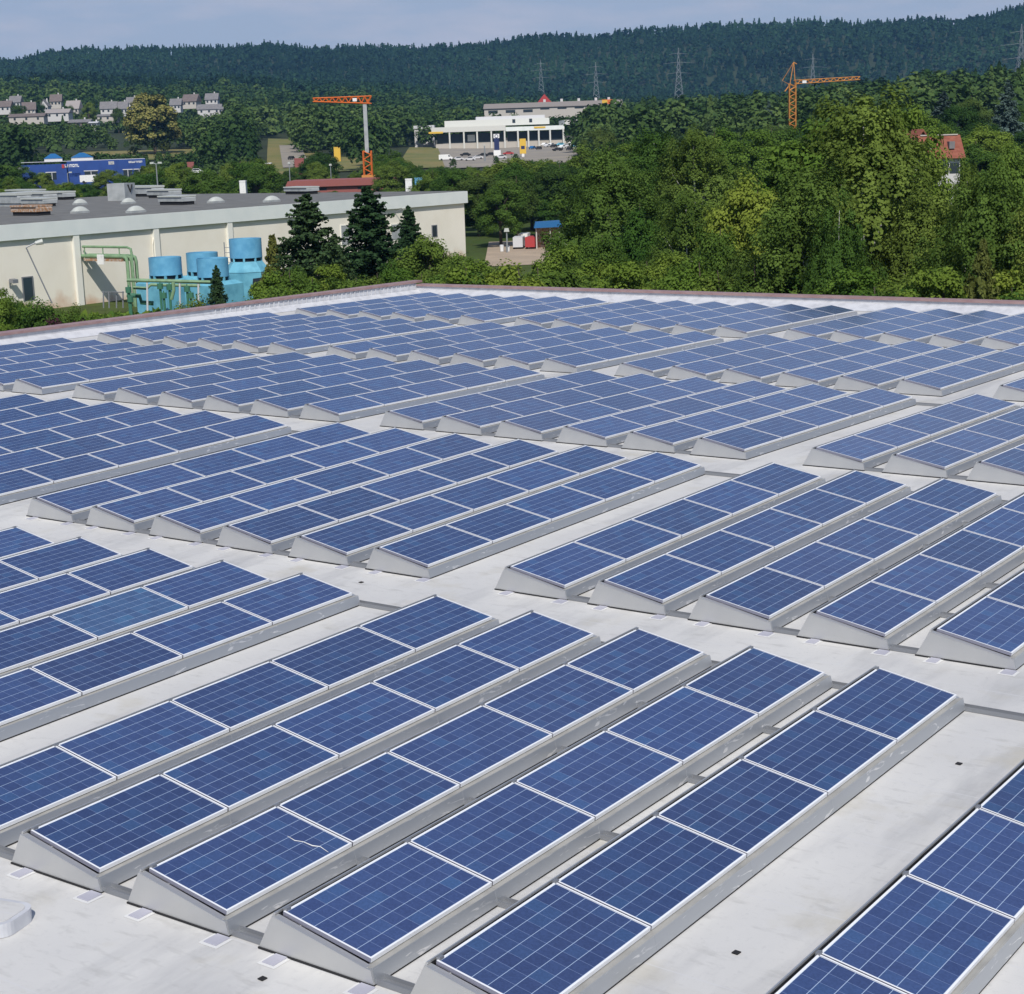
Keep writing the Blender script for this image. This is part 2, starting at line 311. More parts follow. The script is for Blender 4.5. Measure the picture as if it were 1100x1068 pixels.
# ------------------------------------------------------------------ object helpers
def tag(o, label=None, cat=None, group=None, kind=None):
    if label: o['label'] = label
    if cat: o['category'] = cat
    if group: o['group'] = group
    if kind: o['kind'] = kind
    return o
def empty(name, loc, rz=0.0, label=None, cat=None, group=None):
    o = bpy.data.objects.new(name, None); col.objects.link(o); o.empty_display_size = .3
    o.location = loc; o.rotation_euler = (0, 0, rz); return tag(o, label, cat, group)
class MB:
    def __init__(s): s.v = []; s.f = []; s.m = []; s.cur = 0
    def add(s, vs, fs):
        b = len(s.v); s.v += [tuple(map(float, p)) for p in vs]
        for f in fs: s.f.append([b+i for i in f]); s.m.append(s.cur)
        return s
    def box(s, x0, x1, y0, y1, z0, z1):
        return s.add([(x0, y0, z0), (x1, y0, z0), (x1, y1, z0), (x0, y1, z0), (x0, y0, z1), (x1, y0, z1), (x1, y1, z1), (x0, y1, z1)],
                     [(3, 2, 1, 0), (4, 5, 6, 7), (0, 1, 5, 4), (1, 2, 6, 5), (2, 3, 7, 6), (3, 0, 4, 7)])
    def prism(s, pts, y0, y1):                   # pts in (x,z), extruded along y
        n = len(pts); vs = [(x, y0, z) for x, z in pts]+[(x, y1, z) for x, z in pts]
        fs = [list(range(n)), list(range(2*n-1, n-1, -1))]+[[(i+1) % n, i, n+i, n+(i+1) % n] for i in range(n)]
        return s.add(vs, fs)
    def prismz(s, pts, z0, z1):
        n = len(pts); vs = [(x, y, z0) for x, y in pts]+[(x, y, z1) for x, y in pts]
        fs = [list(range(n))[::-1], list(range(n, 2*n))]+[[i, (i+1) % n, n+(i+1) % n, n+i] for i in range(n)]
        return s.add(vs, fs)
    def cyl(s, c, r0, r1, z0, z1, n=20, cap=True):
        a = [2*math.pi*i/n for i in range(n)]
        vs = [(c[0]+r0*math.cos(t), c[1]+r0*math.sin(t), z0) for t in a]+[(c[0]+r1*math.cos(t), c[1]+r1*math.sin(t), z1) for t in a]
        fs = [[i, (i+1) % n, n+(i+1) % n, n+i] for i in range(n)]
        if cap: fs += [list(range(n))[::-1], list(range(n, 2*n))]
        return s.add(vs, fs)
    def tube(s, pts, r, n=8):
        pts = [np.array(p, float) for p in pts]; rr = r if isinstance(r, (list, tuple)) else [r]*len(pts)
        b = len(s.v); k = len(pts)
        for i, p in enumerate(pts):
            t = pts[min(i+1, k-1)]-pts[max(i-1, 0)]; t = t/(np.linalg.norm(t)+1e-9)
            u = np.cross(t, [0, 0, 1] if abs(t[2]) < .9 else [1, 0, 0]); u /= np.linalg.norm(u); w = np.cross(t, u)
            for j in range(n):
                a = 2*math.pi*j/n; s.v.append(tuple(p+rr[i]*(math.cos(a)*u+math.sin(a)*w)))
        for i in range(k-1):
            for j in range(n):
                s.f.append([b+i*n+j, b+i*n+(j+1) % n, b+(i+1)*n+(j+1) % n, b+(i+1)*n+j]); s.m.append(s.cur)
        s.f.append([b+j for j in range(n)][::-1]); s.m.append(s.cur)
        s.f.append([b+(k-1)*n+j for j in range(n)]); s.m.append(s.cur)
        return s
    def mesh(s, name, mats):
        me = bpy.data.meshes.new(name); me.from_pydata(s.v, [], s.f)
        for m in (mats if isinstance(mats, (list, tuple)) else [mats]): me.materials.append(m)
        me.polygons.foreach_set('material_index', s.m); me.update()
        bm = bmesh.new(); bm.from_mesh(me); bmesh.ops.recalc_face_normals(bm, faces=bm.faces); bm.to_mesh(me); bm.free()
        return me
    def build(s, name, mats, parent=None, loc=None, smooth=False):
        me = s.mesh(name, mats)
        if smooth:
            me.polygons.foreach_set('use_smooth', [True]*len(me.polygons))
            me.set_sharp_from_angle(angle=math.radians(35))
        return link(name, me, parent, loc)
def link(name, me, parent=None, loc=None, rot=None):
    o = bpy.data.objects.new(name, me); col.objects.link(o)
    if parent is not None: o.parent = parent
    if loc is not None: o.location = loc
    if rot is not None: o.rotation_euler = rot
    return o
def copy_tree(o, parent=None):
    c = o.copy(); col.objects.link(c)
    if parent is not None: c.parent = parent
    for ch in list(o.children): copy_tree(ch, c)
    return c

# ------------------------------------------------------------------ ground and hills
def make_terrain():
    ds = [0, 20, 60, 110, 170, 230, 300, 370, 450, 530, 620, 700, 800, 900, 1000, 1100, 1200, 1350, 1500, 1650, 1800, 2000, 2200, 2400, 2500, 2600, 2700, 2800, 2900, 3000, 3100, 3200, 3300, 3450, 3700, 4150]
    az = list(np.linspace(-.5, .5, 121)+YAW)+list(np.linspace(.5, 2*math.pi-.5, 50)[1:-1]+YAW)
    n = len(az); vs = [(CAM[0], CAM[1], CAM[2]-14.7)]
    for d in ds[1:]:
        x = CAM[0]+d*np.sin(az); y = CAM[1]+d*np.cos(az); z = gz(x, y)
        vs += list(zip(x, y, z))
    fs = [[0, 1+(i+1) % n, 1+i] for i in range(n)]
    for r in range(len(ds)-2):
        a, b = 1+r*n, 1+(r+1)*n
        fs += [[a+i, a+(i+1) % n, b+(i+1) % n, b+i] for i in range(n)]
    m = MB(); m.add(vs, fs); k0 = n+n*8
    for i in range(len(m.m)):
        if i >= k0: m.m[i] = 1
    o = m.build('ground', [M['ground'], M['floor']], smooth=True); tag(o, kind='structure')
make_terrain()
def sheet(name, corners, material, lift=.3, res=10):
    """four (px, D) corners; a sheet that follows the ground"""
    P = [np.array(spot(px, D)[:2]) for px, D in corners]
    vs, fs = [], []
    for i in range(res+1):
        for j in range(res+1):
            u, v = i/res, j/res
            q = P[0]*(1-u)*(1-v)+P[1]*u*(1-v)+P[2]*u*v+P[3]*(1-u)*v
            vs.append((q[0], q[1], G(q[0], q[1])+lift))
    for i in range(res):
        for j in range(res): fs.append([i*(res+1)+j, (i+1)*(res+1)+j, (i+1)*(res+1)+j+1, i*(res+1)+j+1])
    o = MB().add(vs, fs).build(name, material); return tag(o, kind='structure')

# ------------------------------------------------------------------ our own warehouse with the solar roof
SL, YR, ROOFZ = .01388, 19.3, -.20
def zr(y): return -SL*abs(y-YR)
wh = empty('warehouse', (0, 0, 0), 0, 'large warehouse with flat pale grey roof and reddish parapet coping under the solar panels', 'warehouse')
m = MB(); xs = np.linspace(-36, 46, 42); ys = [-24, -10, 0, 10, YR, 25, 30, 35, 40, 45, 51]
vs = [(x, y, zr(y)+ROOFZ) for y in ys for x in xs]; nx = len(xs)
m.add(vs, [[j*nx+i, j*nx+i+1, (j+1)*nx+i+1, (j+1)*nx+i] for j in range(len(ys)-1) for i in range(nx-1)])
m.build('roof', M['membrane'], wh)
m = MB()
m.box(-36.3, -36.0, -24, 51.3, -8.6, -1.2).box(-36.0, 46, 51, 51.3, -8.6, -1.2).box(46, 46.3, -24, 51.3, -8.6, -1.2).box(-36.0, 46, -24.3, -24, -8.6, -1.2)
m.build('wall', M['ownwall'], wh)
# parapet upstand with coping: left edge and back edge
def left_top(y): return .12-(y-29)*.0066
m = MB()
yy = np.linspace(-24, 51, 16)
for a, b in zip(yy[:-1], yy[1:]):
    m.add([(-36, a, zr(a)-.9), (-36, b, zr(b)-.9), (-36, b, left_top(b)-.09), (-36, a, left_top(a)-.09), (-36.3, a, zr(a)-.9), (-36.3, b, zr(b)-.9), (-36.3, b, left_top(b)-.09), (-36.3, a, left_top(a)-.09)],
          [(0, 1, 2, 3), (4, 7, 6, 5), (3, 2, 6, 7)])
    # sloped cant strip where the membrane is turned up
    m.add([(-35.55, a, zr(a)+ROOFZ+.01), (-35.55, b, zr(b)+ROOFZ+.01), (-35.98, b, zr(b)+ROOFZ+.22), (-35.98, a, zr(a)+ROOFZ+.22)], [(0, 1, 2, 3)])
BT = -.16
m.box(-36, 46, 51.0, 51.3, -1.2, BT-.09)
m.add([(-35.5, 50.3, zr(50.3)+ROOFZ+.01), (46, 50.3, zr(50.3)+ROOFZ+.01), (46, 50.98, BT-.22), (-35.5, 50.98, BT-.22)], [(0, 1, 2, 3)])
rngp = random.Random(4)
for i in range(46):                             # vertical folds of the membrane near the corner
    y = 51-i*.28; h = left_top(y)-.12
    m.box(-35.99, -35.965, y-.05-rngp.random()*.06, y-.02, zr(y)+ROOFZ+.15, h)
m.build('parapet', M['upstand'], wh)
m = MB()
for a, b in zip(yy[:-1], yy[1:]):
    ta, tb = left_top(a), left_top(b)
    m.add([(-35.93, a, ta-.09), (-35.93, b, tb-.09), (-35.93, b, tb), (-35.93, a, ta), (-36.38, a, ta-.09), (-36.38, b, tb-.09), (-36.38, b, tb+.015), (-36.38, a, ta+.015)],
          [(0, 1, 2, 3), (4, 7, 6, 5), (3, 2, 6, 7), (0, 4, 5, 1)])
m.box(-35.93, 46.3, 50.93, 51.38, BT-.09, BT)
m.box(-36.38, -35.93, 51.0, 51.38, left_top(51)-.09, left_top(51)+.008)
m.build('coping', M['coping'], wh)

# ------------------------------------------------------------------ solar rows
TILT = .17752; CT, ST = math.cos(TILT), math.sin(TILT)
PITCHX, GAP = 1.64727, 1.533
YB = [0, 10.0722, 20.1608, 30.1999, 40.2379]
LP = 1.667
me_panel = MB().box(-PW+.012, -.012, .012, PL-.012, -.034, -.004).mesh('solar_panel', M['cells'])
m = MB(); fw = .017
m.box(-PW, 0, 0, fw, -.042, 0).box(-PW, 0, PL-fw, PL, -.042, 0).box(-PW, -PW+fw, fw, PL-fw, -.042, -.001).box(-fw, 0, fw, PL-fw, -.042, -.001)
me_frame = m.mesh('frame', [M['frame'], M['frameshade']])
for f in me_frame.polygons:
    if abs(f.normal.y) > .5: f.material_index = 1  # y-facing sides get the painted-shade copy
RL = 5*LP-.017
def make_row(n=5):
    r = empty('solar_panel_row', (0, 0, 0))
    for i in range(n):
        p = link('solar_panel', me_panel, r, (0, i*LP, 0), (0, TILT, 0)); link('frame', me_frame, p)
    # front rail: ledge below the modules and an upright face
    m = MB()
    for i in range(n):
        a = i*LP-.02 if i else -.055; b = (i+1)*LP-.022 if i < n-1 else RL+.055
        pts = [(-.02, -.050), (.036, -.056), (.046, -.043), (.055, -.047), (.080, -.182), (.068, -.182), (.044, -.062), (-.02, -.062)]
        m.prism(pts, a, b)
        if i < n-1: m.prism([(.046, -.040), (.057, -.045), (.083, -.176), (.079, -.176), (.054, -.05)], b-.03, b+.03)
    o = m.build('front_rail', [M['rail'], M['ledge']], r)
    for f in o.data.polygons:
        if f.normal.z > .9: f.material_index = 1
    m = MB(); m.prism([(-PW*CT-.235, -.185), (-PW*CT-.062, .168), (-PW*CT-.046, .170), (-PW*CT-.046, .150), (-PW*CT-.053, .150), (-PW*CT-.225, -.185)], -.055, RL+.055)
    m.build('back_sheet', M['galv'], r)
    for s in (0, 1):
        y0 = -.075 if s == 0 else RL+.055; y1 = y0+.018
        m = MB()
        m.prism([(-PW*CT-.245, -.182), (-PW*CT-.066, .142), (-.01, -.056), (.05, -.058), (.078, -.182)], y0, y1)
        fa, fb = (y0, -.012) if s == 0 else (RL+.012, y1)
        m.prism([(-PW*CT-.060, .146), (-PW*CT-.060, .138), (.0, -.060), (.0, -.052)], fa-(.003 if s == 0 else 0), fb+(.003 if s else 0))
        m.build('end_plate', M['galv'], r)
    # thin black strips added as painted shadow in the gap under plates and rail
    MB().box(-PW*CT-.25, .074, -.086, -.03, -.199, -.1825).build('mat', M['dark'], r)  # added shade strip, not a real mat
    MB().box(-PW*CT-.25, .074, RL+.03, RL+.086, -.199, -.1825).build('mat', M['dark'], r)  # added shade strip, not a real mat
    MB().box(.03, .078, -.029, RL+.029, -.199, -.1825).build('mat', M['dark'], r)  # added shade strip under the rail, not a real mat
    return r
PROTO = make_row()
me_c = MB().prism([(-PW*CT-.018, .14), (-PW*CT+.02, .14), (-PW*CT+.02, .192), (-PW*CT-.018, .186)], -.032, .022).mesh('clamp', M['steel'])
me_b = MB().prism([(-PW*CT-.022, .12), (-PW*CT-.002, .12), (-PW*CT-.002, .168), (-PW*CT-.022, .160)], -.09, .09).mesh('cable_box', M['dark'])
def pads(r):
    for (x, w) in ((-.93, .13), (.03, .15)):
        m = MB(); m.cur = 0; m.box(x-w/2-.035, x+w/2+.035, -.285, -.088, -.197, -.194); m.cur = 1; m.box(x-w/2, x+w/2, -.255, -.087, -.1935, -.184)
        m.build('base_pad', [M['pale'], M['pad']], r)
def front_details(r, n=5):
    for i in range(n+1): link('clamp', me_c, r, (0, i*LP-.008+(.06 if i == 0 else -.05 if i == n else 0), 0))
    for i in range(n): link('cable_box', me_b, r, (0, i*LP+.51, 0))
COLS = {-2: [-14.6-j for j in range(6)], -1: [-8.067-j for j in range(6)], 0: [-GAP-j for j in range(6)], 1: [0, 1, 2, 3, 4], 2: [5.51+j for j in range(5)], 3: [12.07+j for j in range(5)]}
ORD = ['first', 'second', 'third', 'fourth', 'fifth', 'sixth']
TIER = ['front', 'second', 'third', 'fourth', 'back']
def in_view(k, yb, pad=60):
    for y in np.linspace(0, RL, 9):
        for dx in (0, -.96):
            a, b, d = project((k*PITCHX+dx, yb+y, zr(yb)))
            if d > 0 and -pad < a < 1100+pad and -pad < b < 1068+pad: return True
    return False
first = True; BLOCKS = {}; fr = []; pr = []
for t, yb in enumerate(YB):
    cs = []
    for c in sorted(COLS):
        ks = [k for k in sorted(COLS[c]) if in_view(k, yb)]
        vis = [k for k in ks if in_view(k, yb, -4)]
        if vis: cs.append((c, ks, vis))
    names = {1: ['only'], 2: ['left', 'right'], 3: ['left', 'middle', 'right'], 4: ['far left', 'centre left', 'centre right', 'far right'],
             5: ['far left', 'centre left', 'middle', 'centre right', 'far right']}[len(cs)]
    for (c, ks, vis), bn in zip(cs, names):
        BLOCKS[(t, c)] = vis
        for k in vis:
            i = vis.index(k); nv = len(vis)
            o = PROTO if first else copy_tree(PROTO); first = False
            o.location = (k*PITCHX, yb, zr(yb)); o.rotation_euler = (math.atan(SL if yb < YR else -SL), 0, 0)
            if t == 0: fr.append(o)
            if t < 2: pr.append(o)
            if nv == 1: w = 'only one showing'
            elif i == 0: w = 'leftmost'
            elif i == nv-1: w = 'rightmost'
            elif i < nv/2: w = ORD[i]+' from left'
            else: w = ORD[nv-1-i]+' from right'
            tag(o, 'tilted blue solar row, %s, in the %s block of the %s tier' % (w, bn, TIER[t]), 'solar panels', 'rows of solar panels on the roof')
            for ch in o.children:
                if ch.name.startswith('solar_panel'): ch.color = (1, 1, 1, 1)
            if t == 0 and abs(k-(-GAP-1)) < .01:
                p = sorted([ch for ch in o.children if ch.name.startswith('solar_panel')], key=lambda q: q.location.y)[3]
                p.color = (1.3, 1.5, 1.25, 1); p['label'] = 'paler blue panel with patchy cells'
            if t == 0 and abs(k-2) < .01:
                mk = MB(); mk.tube([(-.50, 1.30, .003), (-.40, 1.29, .003), (-.33, 1.33, .003), (-.22, 1.34, .003), (-.16, 1.38, .003), (-.04, 1.36, .003)], [.002, .004, .003, .006, .004, .002], 5)
                p = sorted([ch for ch in o.children if ch.name.startswith('solar_panel')], key=lambda q: q.location.y)[0]
                mk.build('streak', M['white'], p)
for o in fr: front_details(o)
for o in pr: pads(o)
# mounting rails that run across the rows of each block
NAMES = ['near end', 'second joint', 'third joint', 'fourth joint', 'fifth joint', 'far end']
for (t, c), ks in BLOCKS.items():
    if t > 2 or len(ks) < 1: continue
    yb = YB[t]; lo, hi = min(ks)*PITCHX-1.20, max(ks)*PITCHX+.07
    for j in range(6):
        y = yb+(j*LP if j < 5 else RL+.10)-(.0 if j else -.02); x1 = hi
        if j == 5 and (t, c+1) in BLOCKS: x1 = min(BLOCKS[(t, c+1)])*PITCHX-1.29
        if not any(-30 < project((x, y, zr(y)))[0] < 1130 and -30 < project((x, y, zr(y)))[1] < 1100 for x in np.linspace(lo, x1, 8)): continue
        z = zr(y)+ROOFZ
        o = MB().box(lo, x1, y-.055, y+.055, z+.004, z+.018).build('mounting_rail', M['steel'])
        mm = MB().box(lo, x1, y-.055, y-.047, z+.018, z+.055).box(lo, x1, y+.047, y+.055, z+.018, z+.055).build('flange', M['steel'], o)
        side = {-2: 'far left', -1: 'left', 0: 'centre left', 1: 'centre right', 2: 'right', 3: 'far right'}[c]
        tag(o, 'grey mounting rail at the %s of rows, %s block of the %s tier' % (NAMES[j], side, TIER[t]), 'mounting rail', 'mounting rails under the solar rows')
# small things lying on the roof
def roof_pt(px, py):
    p = at_z(px, py, -.5)
    for _ in range(4): p = at_z(px, py, zr(p[1])+ROOFZ)
    return p
for px, py, lab in ((282, 1052, 'small black scrap on the roof left of the front rows, near the photo bottom'), (791, 1024, 'small black scrap in the middle of the wide front aisle'),
                    (1030, 821, 'small black scrap in the aisle beside the far end of the front row'), (388, 626, 'tiny dark scrap on the roof beyond the front left block')):
    p = roof_pt(px, py)
    o = MB().prismz([(-.03, -.028), (.027, -.032), (.032, .026), (-.026, .03)], 0, .008).build('roof_scrap', M['dark'], None, (p[0], p[1], p[2]+.004)); tag(o, lab, 'scrap')
p = roof_pt(-12, 992)
v = empty('roof_outlet', tuple(p), .25, 'low pale round-cornered roof outlet cover at the lower left edge', 'roof outlet')
def rrect(w, d, r, n=6):
    out = []
    for cx, cy, a0 in ((w-r, d-r, 0), (-w+r, d-r, 90), (-w+r, -d+r, 180), (w-r, -d+r, 270)):
        for i in range(n+1):
            a = math.radians(a0+90*i/n); out.append((cx+r*math.cos(a), cy+r*math.sin(a)))
    return out
MB().prismz(rrect(.36, .24, .14), .003, .13).build('curb', M['upstand'], v)
MB().prismz(rrect(.31, .19, .10), .131, .136).build('lid', M['membrane'], v); MB().prismz(rrect(.10, .05, .01), .137, .141).build('lid_plate', M['pad'], v)

# ------------------------------------------------------------------ neighbouring industrial hall
GZ = CAM[2]-14.7
b0 = at_z(85, 328, GZ); WX = b0[0]
yl = at_x(-120, 250, WX)[1]; pc = at_x(498, 205.5, WX); yfar = pc[1]; ztop = (at_x(85, 235.8, WX)[2]+pc[2])/2
zfb = (at_x(0, 260, WX)[2]+at_x(498, 217.5, WX)[2])/2
hall = empty('industrial_hall', (WX, yfar, GZ), 0, 'long cream industrial hall with grey flat roof and pale fascia band', 'hall')
LEN = yfar-yl; H = ztop-GZ; FB = zfb-GZ; DEP = 62
MB().box(-DEP, 0, -LEN, 0, -1, FB).build('wall', M['cream'], hall)
MB().box(-DEP-.35, .35, -LEN-.3, .35, FB+.002, H).build('fascia', M['fascia'], hall)
MB().box(-DEP, .0, -LEN, .0, H+.004, H+.05).build('roof', M['tar'], hall)
for y in [yp-yfar for yp in (at_x(82, 280, WX)[1], at_x(166, 250, WX)[1], at_x(245, 240, WX)[1], at_x(378, 240, WX)[1])]:
    MB().box(.002, .30, y-.35, y+.35, -1, FB).build('pier', M['pier'], hall)
def hx(px, py): q = at_x(px, py, WX); return q[1]-yfar, q[2]-GZ
def wall_rect(name, px0, px1, py0, py1, mt, t=.06, frame=None):
    y0, z1 = hx(px0, py0); y1, z0 = hx(px1, py1)
    o = MB().box(.003, t, y0, y1, z0, z1).build(name, mt, hall)
    if frame:
        f = .12; m = MB().box(.002, t+.03, y0-f, y0, z0, z1+f).box(.002, t+.03, y1, y1+f, z0, z1+f).box(.002, t+.03, y0, y1, z1, z1+f)
        m.build('frame', frame, o)
    return o
wall_rect('door', 24, 36, 299, 322, M['glass'], .06, M['steel'])
wall_rect('window', 464, 469, 243, 254, M['glass'], .06, M['steel'])
wall_rect('window', 366, 378, 243, 262, M['vent'], .06, M['pier'])
wall_rect('window', 420, 434, 242, 256, M['vent'], .06, M['pier'])
# downpipe and wall lamp beside the piers
y, z = hx(162, 262); MB().tube([(.25, y, z-2.2), (.25, y, z), (.1, y+.35, z+.7), (.02, y+.35, z+.75)], .06).build('downpipe', M['cream'], hall)
y, z = hx(10, 303)
lamp = empty('wall_lamp', (WX, yfar+y, GZ+z), 0, 'dark grey floodlight on the cream wall left of the hall door', 'lamp')
MB().box(.003, .1, -.06, .06, -.5, .2).tube([(.05, 0, .1), (.55, 0, .15)], .04).build('bracket', M['steel'], lamp); MB().prism([(.35, 0), (.95, -.1), (.95, .25), (.4, .32)], -.3, .3).build('lamp_head', M['steel'], lamp)
# hall roof furniture
def rp(px, py): q = at_z(px, py, ztop+.05); return q
def dome(px, py, s, lab):
    p = rp(px, py); s = s*.82; r = empty('skylight', tuple(p), 0, lab, 'skylight', 'domed skylights on the hall roof')
    MB().box(-s*.5, s*.5, -s, s, -.05, .22).build('curb', M['vent'], r)
    m = MB(); n = 7
    vs = []
    for i in range(n+1):
        for j in range(n+1):
            u, w = i/n*2-1, j/n*2-1; vs.append((u*s*.48, w*s*.96, .22+.5*math.sqrt(max(0, (1-u*u)*(1-w*w)))))
    m.add(vs, [[i*(n+1)+j, (i+1)*(n+1)+j, (i+1)*(n+1)+j+1, i*(n+1)+j+1] for i in range(n) for j in range(n)])
    m.build('dome', M['dome'], r, smooth=True)
for a in ((86, 220, 1.05, 'pale domed skylight nearer the left vent units, second row of the hall roof'), (86, 229, 1.15, 'pale domed skylight at the roof edge, left of the hall roof'),
          (138, 219, 1.05, 'pale domed skylight beside the long roof vent, back of two'), (146, 228.5, 1.2, 'pale domed skylight beside the long roof vent, front of two'),
          (232, 218, 1.2, 'white domed skylight alone in the middle of the hall roof'), (292, 217, 1.2, 'white domed skylight left of the spruces on the hall roof')): dome(*a)
def vent(px0, px1, py, h, lab, mt=None, legs=True, base=.4, dep=2.0):
    h = h*.85
    a, b = rp(px0, py), rp(px1, py); L = math.hypot(b[0]-a[0], b[1]-a[1]); an = math.atan2(b[1]-a[1], b[0]-a[0])
    r = empty('roof_vent', tuple(a), an, lab, 'roof vent', 'ventilators on the hall roof')
    MB().prism([(0, base), (0, base+h*.55), (L*.04, base+h*.75), (L*.96, base+h*.75), (L, base+h*.55), (L, base)], 0, dep).build('housing', mt or M['vent'], r)
    MB().box(L*.02, L*.98, -.15, dep+.15, base+h*.75+.005, base+h).build('cap', M['dome'] if mt is None else mt, r)
    m = MB().box(L*.03, L*.97, .15, dep-.15, -.02, base-.003)
    m.build('base', M['dark'] if h < 1.2 else M['vent'], r)
for a in ((-6, 20, 222, 1.5, 'large grey ventilator at the left edge of the hall roof'), (14, 48, 219.5, 1.4, 'long pale ventilator in the left roof cluster'), (6, 37, 213, 1.0, 'pale ventilator behind the left roof cluster'),
          (48, 68, 215, .9, 'short ventilator at the right end of the left roof cluster'), (23, 47, 222.5, .8, 'low white ventilator in front of the left roof cluster'),
          (133, 164, 211.5, 1.3, 'long silver ventilator in the middle of the hall roof'), (158, 182, 213, .9, 'low ventilator right of the long silver one'),
          (170, 196, 220.5, .8, 'low white ventilator under the street lamp'), (305, 330, 209, .7, 'low white ventilator near the far end of the hall roof')): vent(*a)
vent(12, 40, 232, .8, 'rusty low ventilator at the front left of the hall roof', M['rust'])
p = rp(116, 216)
o = empty('vent_box', (p[0], p[1], p[2]), .3, 'square silver ventilator box with dark V brackets on the hall roof', 'roof vent')
MB().box(0, 2.6, 0, 2.6, 0, 2.2).build('housing', M['vent'], o); MB().tube([(2.65, .8, 2.0), (2.65, 1.3, 1.1), (2.65, 1.8, 2.0)], .1).build('bracket', M['dark'], o)

# ------------------------------------------------------------------ cooling towers
def tower(px, D, topy, capb, bodyt, rad_px, lab, big=False):
    x, y, z = spot(px, D); s = D/FPX
    def zz(py): return at_d(px, py, D)[2]-z
    r = empty('cooling_tower', (x, y, z), RZ if big else 0, lab, 'cooling tower', 'blue cooling towers beside the hall')
    R = rad_px*s
    m = MB(); m.cyl((0, 0), R, R, zz(capb), zz(topy), 32, False).cyl((0, 0), R*.95, R*.95, zz(capb), zz(topy), 32, False)
    n = 32; a = [2*math.pi*i/n for i in range(n)]
    vs = [(R*math.cos(t), R*math.sin(t), zz(topy)) for t in a]+[(R*.95*math.cos(t), R*.95*math.sin(t), zz(topy)) for t in a]
    m.add(vs, [[i, (i+1) % n, n+(i+1) % n, n+i] for i in range(n)])
    m.build('fan_drum', M['skyblue'], r, smooth=True)
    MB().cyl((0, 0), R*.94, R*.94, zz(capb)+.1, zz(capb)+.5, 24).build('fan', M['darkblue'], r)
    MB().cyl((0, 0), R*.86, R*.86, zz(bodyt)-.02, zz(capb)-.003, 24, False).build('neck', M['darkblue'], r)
    m = MB()
    for i in range(8):
        t = math.pi*i/4; m.box(R*.93*math.cos(t)-.09, R*.93*math.cos(t)+.09, R*.93*math.sin(t)-.09, R*.93*math.sin(t)+.09, zz(bodyt)-.05, zz(capb)+.05)
    m.cyl((0, 0), R*.95, R*.95, zz(capb)+.001, zz(capb)+.06, 16); m.build('bracket', M['skyblue2'], r)
    h = zz(bodyt)
    if big:
        MB().cyl((0, 0), R*1.45, R*.98, h-.95, h-.03, 8).build('hood', M['skyblue2'], r)
        MB().cyl((0, 0), R*1.42, R*1.42, .9, h-.953, 8).build('body', M['skyblue2'], r)
        m = MB()
        for i in range(8):
            t = math.pi*i/4; m.box(R*1.3*math.cos(t)-.18, R*1.3*math.cos(t)+.18, R*1.3*math.sin(t)-.18, R*1.3*math.sin(t)+.18, -.3, .897)
        m.build('leg', M['skyblue2'], r)
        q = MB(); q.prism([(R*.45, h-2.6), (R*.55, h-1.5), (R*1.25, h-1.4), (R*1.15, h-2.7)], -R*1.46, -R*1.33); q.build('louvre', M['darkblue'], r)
        q = MB(); q.box(-R*.85, -R*.55, -R*1.47, -R*1.30, h-2.6, h-1.6).build('notice', M['white'], r)
    else:
        w = R*1.32
        m = MB(); m.box(-w, w, -w, w, .25, h-.35); m.prismz([(-w, -w), (w, -w), (w, w), (-w, w)], h-.348, h-.34)
        n = 4; T = R*.98
        m.add([(-w, -w, h-.34), (w, -w, h-.34), (w, w, h-.34), (-w, w, h-.34), (-T, -T, h-.03), (T, -T, h-.03), (T, T, h-.03), (-T, T, h-.03)], [(0, 1, 5, 4), (1, 2, 6, 5), (2, 3, 7, 6), (3, 0, 4, 7), (4, 5, 6, 7)])
        m.build('body', M['skyblue2'], r)
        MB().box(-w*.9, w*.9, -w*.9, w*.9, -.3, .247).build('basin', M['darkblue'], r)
    return r
tower(181.5, 158, 276, 295, 299, 17, 'blue cooling tower at the left end of the group, beside green pipes')
tower(220.5, 168, 271, 291, 295, 16.5, 'blue cooling tower at the back of the group, partly hidden')
tower(232, 156, 277, 297, 301, 16.5, 'blue cooling tower at the front centre, behind the small spruce')
tower(268, 160, 256, 276.5, 280, 17, 'tallest blue cooling tower with eight-sided body beside the spruces', True)
# ladder frame on the tall tower
x, y, z = spot(249, 160)
lad = empty('ladder', (x, y, z), RZ, 'thin grey ladder standing left of the tallest cooling tower', 'ladder')
hh = at_d(249, 260, 160)[2]-z
MB().tube([(-.3, 0, 0), (-.3, 0, hh)], .045, 6).tube([(.3, 0, 0), (.3, 0, hh)], .045, 6).build('side_rail', M['steel'], lad)
for i in range(int(hh/.45)): MB().tube([(-.3, 0, .3+i*.45), (.3, 0, .3+i*.45)], .03, 5).build('rung', M['steel'], lad)

# ------------------------------------------------------------------ green pipe bridge in front of the hall
def pw(px, py, D):
    q = at_d(px, py, D); return q
def wpt(px, py, off): q = at_x(px, py, WX+off); return q
pb = empty('pipe_bridge', tuple(wpt(110, 322, 3.0)), 0, 'pale green pipe bridge that leaves the cream wall and turns down to the ground', 'pipework')
o0 = np.array(pb.location)
def rel(q): return np.asarray(q)-o0
